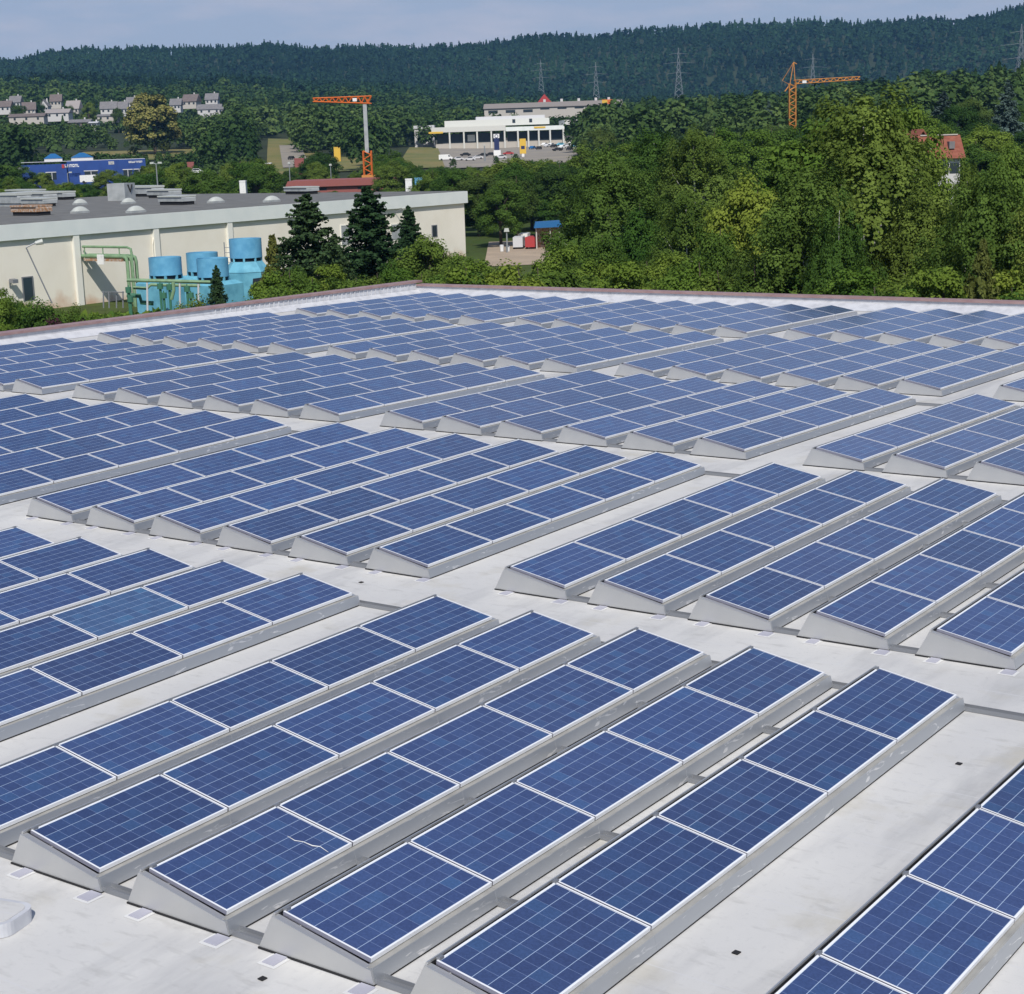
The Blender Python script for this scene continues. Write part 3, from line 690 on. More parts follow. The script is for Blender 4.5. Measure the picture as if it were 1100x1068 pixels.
# three main pipes come out of the wall (normal +x), then turn down
q0 = wpt(86.5, 275, 0.0); zb = q0[2]; yb_ = q0[1]
PO = at_z(136, 276, zb)                            # where they bend down
ox = min(max(PO[0]-WX, 2.5), 9.0); 
for i, dy in enumerate((0, .55, 1.1)):
    pts = [(WX-.05, yb_+dy, zb), (WX+ox-.5, yb_+dy, zb), (WX+ox-.12, yb_+dy, zb-.12), (WX+ox, yb_+dy, zb-.5), (WX+ox, yb_+dy, GZ-.2)]
    MB().tube([rel(q) for q in pts], .17, 10).build('pipe', M['pipegreen'], pb, smooth=True)
pts = [(WX+.3, yb_+.1, zb+.9), (WX+ox+.0, yb_+.1, zb+.9), (WX+ox+.5, yb_+.1, zb+.75), (WX+ox+.6, yb_+.1, zb+.2), (WX+ox+.6, yb_+.1, GZ)]
MB().tube([rel(q) for q in pts], .12, 8).build('handrail', M['pipegreen'], pb, smooth=True)
m = MB()
for f in (.05, .45, .8):
    m.tube([rel((WX+ox*f+.2, yb_+.1, zb+.1)), rel((WX+ox*f+.2, yb_+.1, zb+.9))], .06, 6)
m.build('baluster', M['pipegreen'], pb)
m = MB(); a = rel((WX+ox*.1, yb_-.2, zb-.45)); b = rel((WX+ox*.92, yb_+1.4, zb-.23)); m.box(a[0], b[0], a[1], b[1], a[2], b[2]); m.build('tray', M['rust'], pb)
a = rel((WX+ox*.42, yb_-.35, zb-.75)); MB().box(a[0], a[0]+.9, a[1], a[1]+.1, a[2], a[2]+.95).build('notice', M['white'], pb)
# ground run of pipes towards the towers
gp = empty('pipe_run', tuple(spot(170, 150)), 0, 'pale green pipes on stands leading to the blue cooling towers', 'pipework')
o0 = np.array(gp.location)
def gpt(px, py, D=152): return rel(at_d(px, py, D))
MB().tube([gpt(136, 301), gpt(180, 302), gpt(232, 303.5), gpt(236, 305), gpt(236, 324)], .16, 8).build('pipe', M['pipegreen'], gp, smooth=True)
MB().tube([gpt(143, 309, 153), gpt(158, 310, 153), gpt(162, 306, 153), gpt(215, 307, 153)], .14, 8).build('pipe', M['pipegreen'], gp, smooth=True)
MB().tube([gpt(136, 317, 154), gpt(150, 318, 154), gpt(152, 325, 154), gpt(165, 326, 154)], .2, 8).build('pipe', M['darkgreen'], gp, smooth=True)
MB().tube([gpt(186, 303, 151), gpt(186.5, 312, 151), gpt(184, 322, 151)], .16, 8).build('pipe', M['pipegreen'], gp, smooth=True)
for px, py in ((158, 302), (193, 303), (213, 303), (232, 304)):
    MB().tube([gpt(px, py+1), gpt(px+.5, 334)], .09, 6).build('stand', M['silverroof'], gp)
for px, py in ((172, 308), (176, 318), (182, 309), (201, 311), (205, 318), (138, 312), (140, 322)):
    q = gpt(px, py, 151); MB().tube([q+np.array([0, 0, .45]), q+np.array([0, 0, .3]), q+np.array([0, 0, .28]), q+np.array([0, 0, -.2]), q+np.array([0, 0, -.22]), q+np.array([0, 0, -2])], [.05, .05, .26, .26, .11, .11], 10).build('valve', M['darkgreen'], gp)
# small iron fence left of the pipes
fe = empty('yard_fence', tuple(spot(122, 160)), 0, 'dark iron railing between the pipe bridge and the cream wall', 'fence'); o0 = np.array(fe.location)
m = MB(); m.tube([rel(at_d(110, 314, 162)), rel(at_d(133, 314, 160))], .05, 6); m.build('top_rail', M['steel'], fe)
for px in (111, 117, 125, 132): MB().tube([rel(at_d(px, 313, 161)), rel(at_d(px+.3, 331, 161))], .07, 6).build('post', M['steel'], fe)

# ------------------------------------------------------------------ lamps and masts
def street_lamp(px, D, topy, side, lab, twin=False, arm=2.2, r=.09, hidden=True):
    x, y, z = spot(px, D); h = at_d(px, topy, D)[2]-z
    o = empty('street_lamp', (x, y, z), RZ, lab, 'street lamp', 'street lamps among the trees')
    MB().tube([(0, 0, -.5), (0, 0, h)], [r*1.3, r*.8], 8).build('pole', M['pylon'], o)
    for s in ((-1, 1) if twin else (side,)):
        if arm > .1:
            MB().tube([(0, 0, h-.05), (s*arm*.6, 0, h+.1), (s*arm, 0, h+.12)], r*.6, 6).build('arm', M['pylon'], o)
        MB().prism([(s*arm*.7, h+.05), (s*(arm+.5), h+.02), (s*(arm+.5), h+.3), (s*arm*.7, h+.34)] if arm > .1 else [(-.35, h), (.35, h), (.25, h+.45), (-.25, h+.45)], -.25, .25).build('lamp_head', M['dome'], o)
    return o
street_lamp(173.5, 300, 176, 1, 'grey twin-headed street lamp standing behind the hall roof vents', True, .5, .12)
street_lamp(313, 430, 176, 1, 'thin grey post left of the dark round tree behind the hall', False, .05, .12)
street_lamp(357, 430, 178, 1, 'thin grey post right of the dark round tree behind the hall', False, .05, .12)
street_lamp(76, 420, 186, 1, 'grey lamp post in front of the blue shop, beside the white pick-up', False, .6, .12)
street_lamp(243, 380, 204, 1, 'thin short post beside the white bin-like box behind the hall roof', False, .05, .1)
street_lamp(545, 222, 249, 1, 'grey post at the gravel yard beyond the far corner of the hall', False, .05, .1)
# tilted lamp on a long pole in front of the wall
x, y, z = spot(56, 150)
tl = empty('leaning_lamp', (x, y, z), 0, 'grey lamp on a long leaning pole in front of the cream wall', 'lamp'); o0 = np.array(tl.location)
MB().tube([rel(at_d(56, 326, 150)), rel(at_d(28, 266, 150))], .06, 6).tube([rel(at_d(28, 266, 150)), rel(at_d(38, 261, 150))], .06, 6).build('pole', M['steel'], tl)
MB().tube([rel(at_d(38, 261.5, 150)), rel(at_d(46, 259.5, 150))], [.16, .24], 8).build('lamp_head', M['dome'], tl)
# wall lamp on the far part of the hall
y, z = hx(424, 226)
wl2 = empty('wall_lamp', (WX, yfar+y, GZ+z), 0, 'white lamp on a bracket high on the wall between the spruces', 'lamp')
MB().tube([(0, 0, -.3), (1.4, 0, .2)], .05, 6).build('bracket', M['steel'], wl2); MB().tube([(1.3, 0, .2), (2.1, 0, .3)], [.15, .25], 8).build('lamp_head', M['dome'], wl2)

# ------------------------------------------------------------------ cranes
def lattice(m, a, b, w, n, r=.06, up=(0, 0, 1), taper=1.0, hgt=None):
    a, b = np.array(a, float), np.array(b, float); t = (b-a)/np.linalg.norm(b-a); up = np.array(up, float)
    u = np.cross(t, up); u /= np.linalg.norm(u); v = np.cross(u, t); hgt = hgt or w
    def c(f, i, j): s = 1+(taper-1)*f; return a+(b-a)*f+u*(i*w/2*s)+v*(j*hgt/2*s)
    for i in (-1, 1):
        for j in (-1, 1): m.tube([c(0, i, j), c(1, i, j)], r*1.3, 4)
    for k in range(n):
        f0, f1 = k/n, (k+1)/n; s = 1 if k % 2 else -1
        m.tube([c(f0, -s, -1), c(f1, s, -1)], r, 4); m.tube([c(f0, -s, 1), c(f1, s, 1)], r, 4)
        m.tube([c(f0, -1, -s), c(f1, -1, s)], r, 4); m.tube([c(f0, 1, -s), c(f1, 1, s)], r, 4)
    return m
D1 = 420; x, y, z = spot(397, D1); s1 = D1/FPX
def cz(py): return at_d(397, py, D1)[2]-z
cr = empty('tower_crane', (x, y, z), RZ, 'orange self-erecting crane with grey mast and jib pointing left', 'crane')
lattice(MB(), (0, 0, -.5), (.0, 0, cz(162)), 1.9, 12, .12, (0, 1, 0)).build('base_tower', M['orange'], cr)
MB().box(-1.5, 1.7, -1.2, 1.2, cz(193), cz(188)).build('ballast', M['ochre'], cr)
MB().box(-.45, .45, -.45, .45, cz(164), cz(111)).build('mast', M['vent'], cr)
m = MB(); lattice(m, (1.6, 0, cz(107.5)), (-12.3, 0, cz(105.5)), 1.1, 18, .125, (0, 0, 1), .45, 1.7); m.build('jib', M['orange'], cr)
MB().box(-2.8, -1.8, -.62, -.58, cz(108.5), cz(105)).build('sign_board', M['white'], cr)
m = MB(); m.tube([(.3, 0, cz(110)), (1.7, 0, cz(103)), (.8, 0, cz(108))], .14, 5).build('counter_arm', M['orange'], cr)
D2 = 480; x, y, z = spot(851, D2)
def cz(py): return at_d(851, py, D2)[2]-z
c2 = empty('tower_crane', (x, y, z), RZ, 'ochre lattice tower crane with peaked top and jib pointing right', 'crane')
lattice(MB(), (0, 0, -.5), (0, 0, cz(90)), 1.7, 26, .11, (0, 1, 0)).build('mast', M['ochre'], c2)
m = MB(); lattice(m, (.5, 0, cz(88.5)), (18.2, 0, cz(86.5)), 1.0, 20, .08, (0, 0, 1), .8); m.build('jib', M['ochre'], c2)
MB().tube([(-.6, 0, cz(90)), (.35, 0, cz(67))], .11, 5).tube([(.8, 0, cz(90)), (.4, 0, cz(67))], .11, 5).tube([(.35, 0, cz(67)), (1.2, 0, cz(69))], .12, 5).build('peak', M['ochre'], c2)
MB().tube([(.35, 0, cz(67)), (-2.7, 0, cz(86.5)), (-.6, 0, cz(91))], .09, 5).tube([(-.6, 0, cz(91)), (-2.0, 0, cz(98))], .16, 5).build('counter_arm', M['ochre'], c2)
MB().box(2.6, 3.7, -.75, -.7, cz(90), cz(87)).build('sign_board', M['white'], c2)

# ------------------------------------------------------------------ pylons on the far hills
def pylon(px, topy, hpx, D, lab):
    x, y, _ = spot(px, D); z = at_d(px, topy+hpx, D)[2]; z = min(z, G(x, y)); h = at_d(px, topy, D)[2]-z
    o = empty('power_pylon', (x, y, z), RZ, lab, 'pylon', 'power pylons in front of the far wooded hills')
    m = MB(); w = h*.09
    for i in (-1, 1):
        for j in (-1, 1): m.tube([(i*w, j*w, 0), (i*w*.3, j*w*.3, h*.62), (0, 0, h)], .16, 4)
    for k in range(10):
        f0, f1 = k/10, (k+1)/10; a, b = w*(1-f0*.95), w*(1-f1*.95); s = 1 if k % 2 else -1
        for j in (-1, 1): m.tube([(s*a, j*a, h*f0), (-s*b, j*b, h*f1)], .14, 4); m.tube([(-s*a, j*a, h*f0), (s*b, j*b, h*f1)], .14, 4)
    m.build('tower', M['pylon'], o)
    for zf, hw in ((.60, .20), (.76, .25), (.90, .15)):
        MB().tube([(-h*hw, 0, h*zf), (0, 0, h*(zf+.02)), (h*hw, 0, h*zf)], [.09, .2, .09], 4).build('cross_arm', M['pylon'], o)
pylon(729.5, 51.5, 40, 1900, 'tallest grey power pylon, left of the ochre crane')
pylon(641, 67, 22, 2100, 'smaller grey power pylon above the white showroom')
pylon(582, 64, 24, 2300, 'faint narrow power pylon left of the smaller grey one')
pylon(873, 58, 34, 2300, 'faint power pylon behind the jib of the ochre crane')
pylon(1095, 26, 38, 1500, 'power pylon cut by the right edge above the wooded slope')

# ------------------------------------------------------------------ houses
def house(px, D, wpx, wall_h, roof_h, depth, lab, wall, roof, yaw=0.0, chim=True, base_py=None, gable_front=False, nwin=3):
    x, y, z = spot(px, D)
    if base_py is not None: z = at_d(px, base_py, D)[2]
    w = wpx*D/FPX
    o = empty('house', (x, y, z), RZ+yaw, lab, 'house', 'houses on the far slope' if D > 900 else None)
    MB().box(-w/2, w/2, 0, depth, -3, wall_h).build('wall', wall, o)
    e = .6
    if gable_front:
        m = MB(); m.prism([(-w/2-e, wall_h-.2), (0, wall_h+roof_h), (w/2+e, wall_h-.2), (w/2+e, wall_h+.05), (0, wall_h+roof_h+.3), (-w/2-e, wall_h+.05)], -e, depth+e); r = m.build('roof', roof, o)
        MB().prism([(-w/2, wall_h+.002), (w/2, wall_h+.002), (0, wall_h+roof_h-.05)], .002, depth-.002).build('gable', wall, o)
    else:
        m = MB(); yc = depth/2
        m.add([(-w/2-e, -e, wall_h-.2), (w/2+e, -e, wall_h-.2), (w/2+e, yc, wall_h+roof_h), (-w/2-e, yc, wall_h+roof_h), (w/2+e, depth+e, wall_h-.2), (-w/2-e, depth+e, wall_h-.2)],
              [(0, 1, 2, 3), (3, 2, 4, 5), (0, 3, 5), (1, 4, 2), (0, 5, 4, 1)])
        r = m.build('roof', roof, o)
    if chim:
        MB().box(w*.15, w*.15+.8, depth*.55, depth*.55+.8, wall_h+roof_h*.4, wall_h+roof_h+1.0).build('chimney', M['house'], r)
    for i in range(nwin):
        cx = -w/2+w*(i+.5)/nwin
        f = MB().box(cx-.6, cx+.6, -.05, -.003, wall_h-2.1, wall_h-.8).build('window', M['glass'], o)
    return o
HS = [
 (5, 1150, 17, 3.5, 3.5, 9, 'house with broad brown roof at the left edge of the far village', M['house'], M['tileroof'], 0, 118),
 (33, 1160, 14, 3.5, 4.5, 9, 'house with brown roof and pale wall between two dark trees in the village', M['beige'], M['tileroof'], .2, 121),
 (49, 1200, 9, 4, 4, 9, 'white-gabled house right of the dark slim village tree', M['house'], M['slate'], 0, 118, True),
 (63, 1080, 26, 3.8, 2.2, 11, 'wide white bungalow with pale grey roof in the village', M['house'], M['shingle'], 0, 125),
 (30, 1040, 40, 2.8, 1.6, 9, 'long low house with brown roof in front of the village', M['beige'], M['tileroof'], 0, 128),
 (79, 1180, 15, 3.5, 5, 9, 'house with steep grey-brown roof left of the tall bushes', M['beige'], M['shingle'], -.1, 120),
 (86, 1040, 24, 3.5, 1.6, 10, 'low dark-roofed house with white extension near the chestnut', M['tileroof'], M['slate'], 0, 135),
 (101, 1030, 9, 4, .6, 8, 'white flat-roofed annex right of the low dark-roofed house', M['house'], M['silverroof'], 0, 136),
 (143, 1230, 12, 3.5, 4, 9, 'grey-roofed house peeping out just left of the chestnut top', M['house'], M['slate'], 0, 114),
 (18, 1210, 12, 3.5, 4, 9, 'grey-roofed house at the upper left of the village', M['house'], M['slate'], 0, 113),
 (62, 1230, 12, 3.5, 4.5, 9, 'brown-roofed house above the wide white bungalow', M['beige'], M['tileroof'], .1, 112),
 (190, 1180, 12, 3.5, 4, 9, 'grey-roofed house close to the right of the chestnut', M['house'], M['slate'], 0, 116),
 (118, 1190, 18, 3.5, 4.5, 9, 'house with grey roof and white dormer left of the chestnut', M['house'], M['slate'], .1, 120),
 (133, 1190, 11, 3.5, 4.5, 9, 'narrow grey-roofed house just left of the chestnut crown', M['house'], M['slate'], .1, 120),
 (117, 1090, 24, 2.6, 1.0, 8, 'long low grey roof below the dormer house', M['beige'], M['slate'], 0, 127),
 (205, 1200, 17, 3.5, 4.5, 10, 'house with brown roof right of the chestnut', M['beige'], M['tileroof'], -.2, 112),
 (229, 1210, 14, 3.5, 4, 9, 'dark grey house with white dormer right of the chestnut', M['house'], M['slate'], 0, 110),
 (226, 1130, 27, 4, 3.0, 10, 'wide white house with two gables and grey roof right of the chestnut', M['house'], M['slate'], 0, 121),
 (241, 1120, 9, 5, 1.5, 8, 'small white house at the right end of the village', M['house'], M['slate'], 0, 122),
]
for h in HS:
    house(h[0], h[1], h[2]*.88, h[3]*.55, h[4]*1.05, h[5], h[6], h[7], h[8], h[9], True, h[10], len(h) > 11)
# red-roofed house behind the birches, and two neighbours
o = house(1012, 230, 34, 3.2, 2.7, 6.5, 'white house with bright red tiled roof between the birches on the right', M['house'], M['redtile'], -.05, False, 196, False, 3)
for i, cx in enumerate((-1.6, 1.2)):
    MB().box(cx-.35, cx+.35, .6, 2.4, 4.2, 5.1).build('skylight', M['slate'], o)
MB().box(-2.4, 2.4, 3.0, 3.5, 5.88, 6.02).build('ridge_cap', M['beige'], o)
house(988, 255, 17, 2.4, 2.0, 6, 'house with pale gable half hidden left of the bright red roof', M['house'], M['redtile'], .3, False, 175, True, 1)
house(1073, 480, 14, 1.4, 1.1, 8, 'small house with flat grey roof among the blue-green conifers', M['slate'], M['slate'], 0, False, 143, False, 1)

# ------------------------------------------------------------------ blue shop building
DB = 560
def at_sheet_z(px, D): return spot(px, D)
x, y, z = spot(88, DB); z = at_d(88, 197, DB)[2]; s = DB/FPX
bs = empty('blue_shop', (x, y, z), RZ+.245, 'long cobalt blue shop with white lettering and two small hipped skylights', 'shop')
def bx(px): return (px-88)*s
def bz(py, px=88): return at_d(88, py, DB)[2]-z
MB().box(bx(30), bx(75), 0, 14, -3, bz(175.5)).build('wall', M['cblue'], bs)
MB().box(bx(75)+.02, bx(154), 1.0, 15, -3, bz(173)).build('wall', M['cblue'], bs)
MB().box(bx(64), bx(74.6), -1.6, -.003, -3, bz(176.5)).build('porch', M['cblue'], bs)
MB().box(bx(30), bx(154), 3, 14, bz(173)+.01, bz(173)+.12).build('roof', M['silverroof'], bs)
for c, w in ((62, 9), (91, 11)):
    a, b = bx(c-w), bx(c+w); zt = bz(173)+.13
    sk = MB().box(a, b, 6, 12, zt, zt+.9).build('roof_lantern', M['silverroof'], bs)
    MB().add([(a-.2, 5.8, zt+.902), (b+.2, 5.8, zt+.902), (b+.2, 12.2, zt+.902), (a-.2, 12.2, zt+.902), ((a+b)/2-.7, 9, zt+2.4), ((a+b)/2+.7, 9, zt+2.4)], [(0, 1, 5, 4), (1, 2, 5), (2, 3, 4, 5), (3, 0, 4)]).build('lantern_roof', M['tarpblue'], sk)
def letters(px0, px1, py0, py1, n, yoff, seed, mt=M['white']):
    rg = random.Random(seed); m = MB(); w = (px1-px0)/n*s
    for i in range(n):
        x0 = bx(px0)+i*w; h0, h1 = bz(py1), bz(py0); t = w*.2
        m.box(x0, x0+t, yoff-.08, yoff, h0, h1)
        if rg.random() < .7: m.box(x0+w*.6, x0+w*.6+t, yoff-.08, yoff, h0, h1)
        if rg.random() < .8: m.box(x0+t, x0+w*.6, yoff-.08, yoff, h1-(h1-h0)*.28, h1)
        if rg.random() < .6: m.box(x0+t, x0+w*.6, yoff-.08, yoff, h0, h0+(h1-h0)*.28)
    m.build('sign_lettering', mt, bs)
letters(26, 39, 178, 180.6, 6, -.01, 1); letters(73, 88, 176, 179.2, 6, -1.7, 2); letters(137, 151, 175, 177, 9, .98, 3)
MB().box(bx(70), bx(72.5), -1.72, -1.61, bz(180), bz(176)).build('emblem', M['redpaint'], bs)
MB().prismz([(bx(119.5)+.9*math.cos(a*math.pi/5+.3)*(1 if a % 2 else .45), .5*0+.95+.0*a) for a in range(10)], bz(178), bz(174.5)).build('emblem', M['white'], bs)
for a, b in ((54, 65), (92, 105), (131, 140), (142, 152)):
    yo = -.004 if b < 70 else .996
    f = MB().box(bx(a), bx(b), yo-.06, yo, bz(192), bz(184.5)).build('window', M['glass'], bs)
    MB().box(bx(a)-.2, bx(b)+.2, yo-.15, yo-.061, bz(184.4), bz(183.5)).box(bx((a+b)/2)-.1, bx((a+b)/2)+.1, yo-.12, yo-.061, bz(192), bz(184.5)).build('frame', M['silverroof'], f)
# ------------------------------------------------------------------ cars
def make_car():
    o = empty('parked_car', (0, 0, 0))
    m = MB(); m.prism([(-2.1, .35), (-2.1, .85), (-1.2, .95), (-.55, 1.42), (.85, 1.42), (1.5, .98), (2.1, .9), (2.12, .35)], -.85, .85); m.build('body', M['silverroof'], o)
    MB().prism([(-1.0, .98), (-.5, 1.36), (.8, 1.36), (1.25, 1.0)], -.87, .87).build('window', M['glass'], o)
    w = MB()
    a = [2*math.pi*i/12 for i in range(12)]
    w.prism([(.32*math.cos(t), .32*math.sin(t)) for t in a], -.1, .1); me = w.mesh('wheel', M['dark'])
    for cx in (-1.3, 1.3):
        for cy in (-.8, .8): link('wheel', me, o, (cx, cy, .32))
    return o
def make_van():
    o = empty('parked_van', (0, 0, 0))
    MB().prism([(-2.6, .4), (-2.6, 2.2), (1.3, 2.25), (1.9, 1.4), (2.6, 1.2), (2.6, .4)], -.95, .95).build('body', M['white'], o)
    MB().prism([(1.0, 1.4), (1.0, 2.0), (1.35, 2.0), (1.8, 1.4)], -.97, .97).build('window', M['glass'], o)
    w = MB(); a = [2*math.pi*i/12 for i in range(12)]
    w.prism([(.38*math.cos(t), .38*math.sin(t)) for t in a], -.12, .12); me = w.mesh('wheel', M['dark'])
    for cx in (-1.6, 1.7):
        for cy in (-.88, .88): link('wheel', me, o, (cx, cy, .38))
    return o
CAR = VAN = None
PAINT = {'white': M['white'], 'silver': M['silverroof'], 'red': M['redpaint'], 'black': M['dark'], 'blue': M['tarpblue'], 'orange': M['orange'], 'teal': M['skyblue2'], 'yellow': M['yellow']}
def park(px, D, color, lab, rz=0.0, van=False, lift=.3, py=None, group='cars parked in front of the showroom'):
    global CAR, VAN
    if van:
        if VAN is None: VAN = make_van(); o = VAN
        else: o = copy_tree(VAN)
    else:
        if CAR is None: CAR = make_car(); o = CAR
        else: o = copy_tree(CAR)
    x, y, z = spot(px, D); o.location = (x, y, (z+lift) if py is None else at_d(px, py, D)[2]); o.rotation_euler = (0, 0, RZ+rz)
    tag(o, lab, 'van' if van else 'car', group)
    if group is None and D < 240: o.scale = (.68, .68, .72)
    b = [c for c in o.children if c.name.startswith('body')][0]
    b.material_slots[0].link = 'OBJECT'; b.material_slots[0].material = PAINT[color]
    return o

# ------------------------------------------------------------------ white car showroom with parking lot
DS = 800
sheet('parking_lot', [(478, 590), (642, 590), (650, 880), (465, 880)], M['asphalt'], .35)
sheet('meadow', [(425, 600), (478, 600), (470, 830), (440, 830)], M['meadow'], .4)
sheet('road', [(304, 640), (334, 640), (322, 860), (300, 860)], M['asphalt'], .6)
sheet('meadow', [(286, 590), (344, 590), (338, 980), (288, 980)], M['meadow'], .3)
sheet('meadow', [(330, 600), (400, 600), (395, 720), (345, 720)], M['meadow'], .4)
sheet('meadow', [(60, 740), (235, 740), (225, 830), (90, 830)], M['meadow'], .4)
sheet('gravel_yard', [(520, 200), (600, 200), (600, 245), (525, 245)], M['sand'], .05)
sx, sy, sz = spot(547, DS); s = DS/FPX
sr = empty('car_showroom', (sx, sy, sz), RZ+.03, 'long white glass-fronted car showroom with stepped flat roofs above the parking lot', 'showroom')
def ux(px): return (px-547)*s
zb0 = at_d(547, 160, DS)[2]-sz
def uz(py): return at_d(547, py, DS)[2]-sz
MB().box(ux(470), ux(622), 6, 40, -2, uz(148)).build('wall', M['beige'], sr)
MB().box(ux(466), ux(544), 1.5, 42, uz(140), uz(134.5)).build('canopy', M['offwhite'], sr)
MB().box(ux(544)+.05, ux(606), 2.0, 42, uz(141), uz(136.5)).build('canopy', M['fascia'], sr)
MB().box(ux(606)+.05, ux(626), 0, 42, uz(136), uz(131)).build('canopy', M['offwhite'], sr)
MB().box(ux(480), ux(592), 14, 44, uz(134.5)+.01, uz(127.5)).build('upper_storey', M['offwhite'], sr)
MB().box(ux(514), ux(588), 20, 46, uz(127.5)+.01, uz(124)).build('upper_storey', M['silverroof'], sr)
for px in (554, 572): MB().box(ux(px)-.7, ux(px)+.7, 13.9, 13.997, uz(132), uz(128)).build('window', M['glass'], sr)
for i, (a, b) in enumerate(((471.5, 484), (486, 499), (501, 513), (515, 528), (530, 542), (546, 556), (558, 567), (569, 578), (580, 590), (592, 604))):
    f = MB().box(ux(a), ux(b), 5.9, 5.997, uz(152), uz(142)).build('window', M['glass'], sr)
    MB().box(ux(b), ux(b+1.6), 1.6, 6.0, zb0-1, uz(140)-.01).build('column', M['offwhite'], f)
    if i == 2: MB().box(ux(a)+1.2, ux(b)-.6, 5.8, 5.897, uz(150.5), uz(143.5)).build('poster', M['fascia'], f)
for a, b in ((620.5, 622), (626, 628)): MB().box(ux(a), ux(b)+.5, .3, 6, zb0-1, uz(136)-.01).build('column', M['offwhite'], sr)
MB().box(ux(463), ux(478), 1.35, 1.497, uz(141), uz(139)).build('sign_board', M['yellow'], sr)
MB().box(ux(574), ux(586), 1.8, 1.997, uz(138.8), uz(137)).build('sign_board', M['yellow'], sr)
x, y, z = spot(458, 850); z2 = at_d(458, 152, 850)[2]
an = empty('annex', (x, y, z2), RZ, 'small white flat annex at the left end of the showroom', 'building')
MB().box(-5.5, 4, 0, 10, -3, 6).build('wall', M['house'], an); MB().box(-5.8, 4.3, -.3, 10.3, 6.003, 7.6).build('roof', M['silverroof'], an); MB().box(-2, 1.6, -.06, -.003, 0, 3).build('door', M['beige'], an)
# sign columns
x, y, z = spot(534, 690); h1 = at_d(534, 144, 690)[2]-z
sg = empty('sign_column', (x, y, z), RZ, 'dark blue sign column with white panel and round emblem in front of the showroom', 'sign')
MB().box(-1.0, 1.0, -.3, .3, 0, h1*.82).build('column', M['navy'], sg); p = MB().box(-1.15, 1.15, -.35, .35, h1*.82+.004, h1).build('panel', M['white'], sg)
m = MB(); a = [2*math.pi*i/20 for i in range(20)]; m.prism([(.75*math.cos(t), h1*.9+.02+.75*math.sin(t)) for t in a], -.40, -.353); m.build('emblem', M['navy'], p)
m = MB(); m.prism([(.5*math.cos(t), h1*.9+.02+.5*math.sin(t)) for t in a], -.43, -.403); m.build('emblem', M['white'], p)
MB().box(-1.3, 1.5, -.5, -.303, -.5, h1*.30).build('base', M['white'], sg)
x, y, z = spot(562, 670); h1 = at_d(562, 149, 670)[2]-z
sg2 = empty('sign_column', (x, y, z), RZ, 'yellow and white rectangular sign right of the dark blue sign column', 'sign')
MB().box(-1.2, 1.2, -.2, .2, 1.5, h1).build('panel', M['yellow'], sg2); MB().box(-.5, .5, -.15, .15, 0, 1.497).build('post', M['white'], sg2); MB().box(-.7, .7, -.24, -.203, h1*.45, h1*.62).build('emblem', M['navy'], sg2)
x, y, z = spot(521, 640); h1 = at_d(521, 155, 640)[2]-z
street_lamp(521, 640, 156.5, 1, 'short white lamp post in front of the showroom cars', False, .05, .28)
for px, D, c, lab, rz in ((492, 655, 'silver', 'silver car parked nearest the white van', .2), (505, 650, 'silver', 'second silver car right of the white van', -.1), (513, 665, 'silver', 'pale car beside the two black cars', .1),
    (519, 690, 'black', 'black car left of the sign column', 0), (527, 695, 'black', 'second black car left of the sign column', .1), (546, 700, 'red', 'red car right of the dark sign column', .1),
    (572, 760, 'blue', 'dark blue car right of the yellow sign', 1.2), (579, 750, 'black', 'black car at the open middle of the lot', 1.3), (577, 810, 'silver', 'silver car near the showroom glass', .6), (581, 820, 'teal', 'pale teal car near the showroom glass', .6),
    (585, 800, 'white', 'white car beside the bright red car', 1.0), (590, 810, 'red', 'bright red car among pale cars near the showroom', .5), (592, 790, 'white', 'white car in front of the bright red car', .9),
    (602, 790, 'teal', 'teal car right of the pale cars', .4), (599, 720, 'black', 'black car at the right of the lot', .3), (612, 720, 'black', 'dark car near the conifers by the showroom', 1.2), (615, 800, 'white', 'white car under the right showroom canopy', 0), (608, 770, 'silver', 'silver car under the right showroom canopy', .2)):
    park(px, D, c, lab, rz)
for px, D, c, lab, rz in ((588, 780, 'silver', 'silver car in the front line right of the yellow sign', 1.1), (595, 770, 'black', 'black car behind the front line right of the yellow sign', 1.2), (604, 750, 'white', 'white car nearest the trees at the right of the lot', 1.0), (500, 700, 'black', 'black car behind the silver ones near the van', .1), (538, 660, 'silver', 'silver car right of the dark sign column base', .2), (619, 760, 'teal', 'teal car at the far right edge of the lot', .5)):
    park(px, D, c, lab, rz)
park(479, 660, 'white', 'white van at the left of the showroom parking lot', 0, True)
park(99, 480, 'white', 'white pick-up van in front of the blue shop', 0, True, 0, 197, None)
for i, (px, py, c, lab) in enumerate(((163, 194.5, 'white', 'white car left of the twin street lamp'), (168, 195, 'blue', 'blue car left of the twin street lamp'), (178, 194, 'silver', 'silver car just right of the twin street lamp'), (184, 194.5, 'white', 'white car right of the twin street lamp'))):
    park(px, 420, c, lab, .3, False, 0, py, 'cars in the lot behind the hall')
park(313, 700, 'black', 'dark car driving on the far road behind the hall', 1.4, False, .6, None, None)

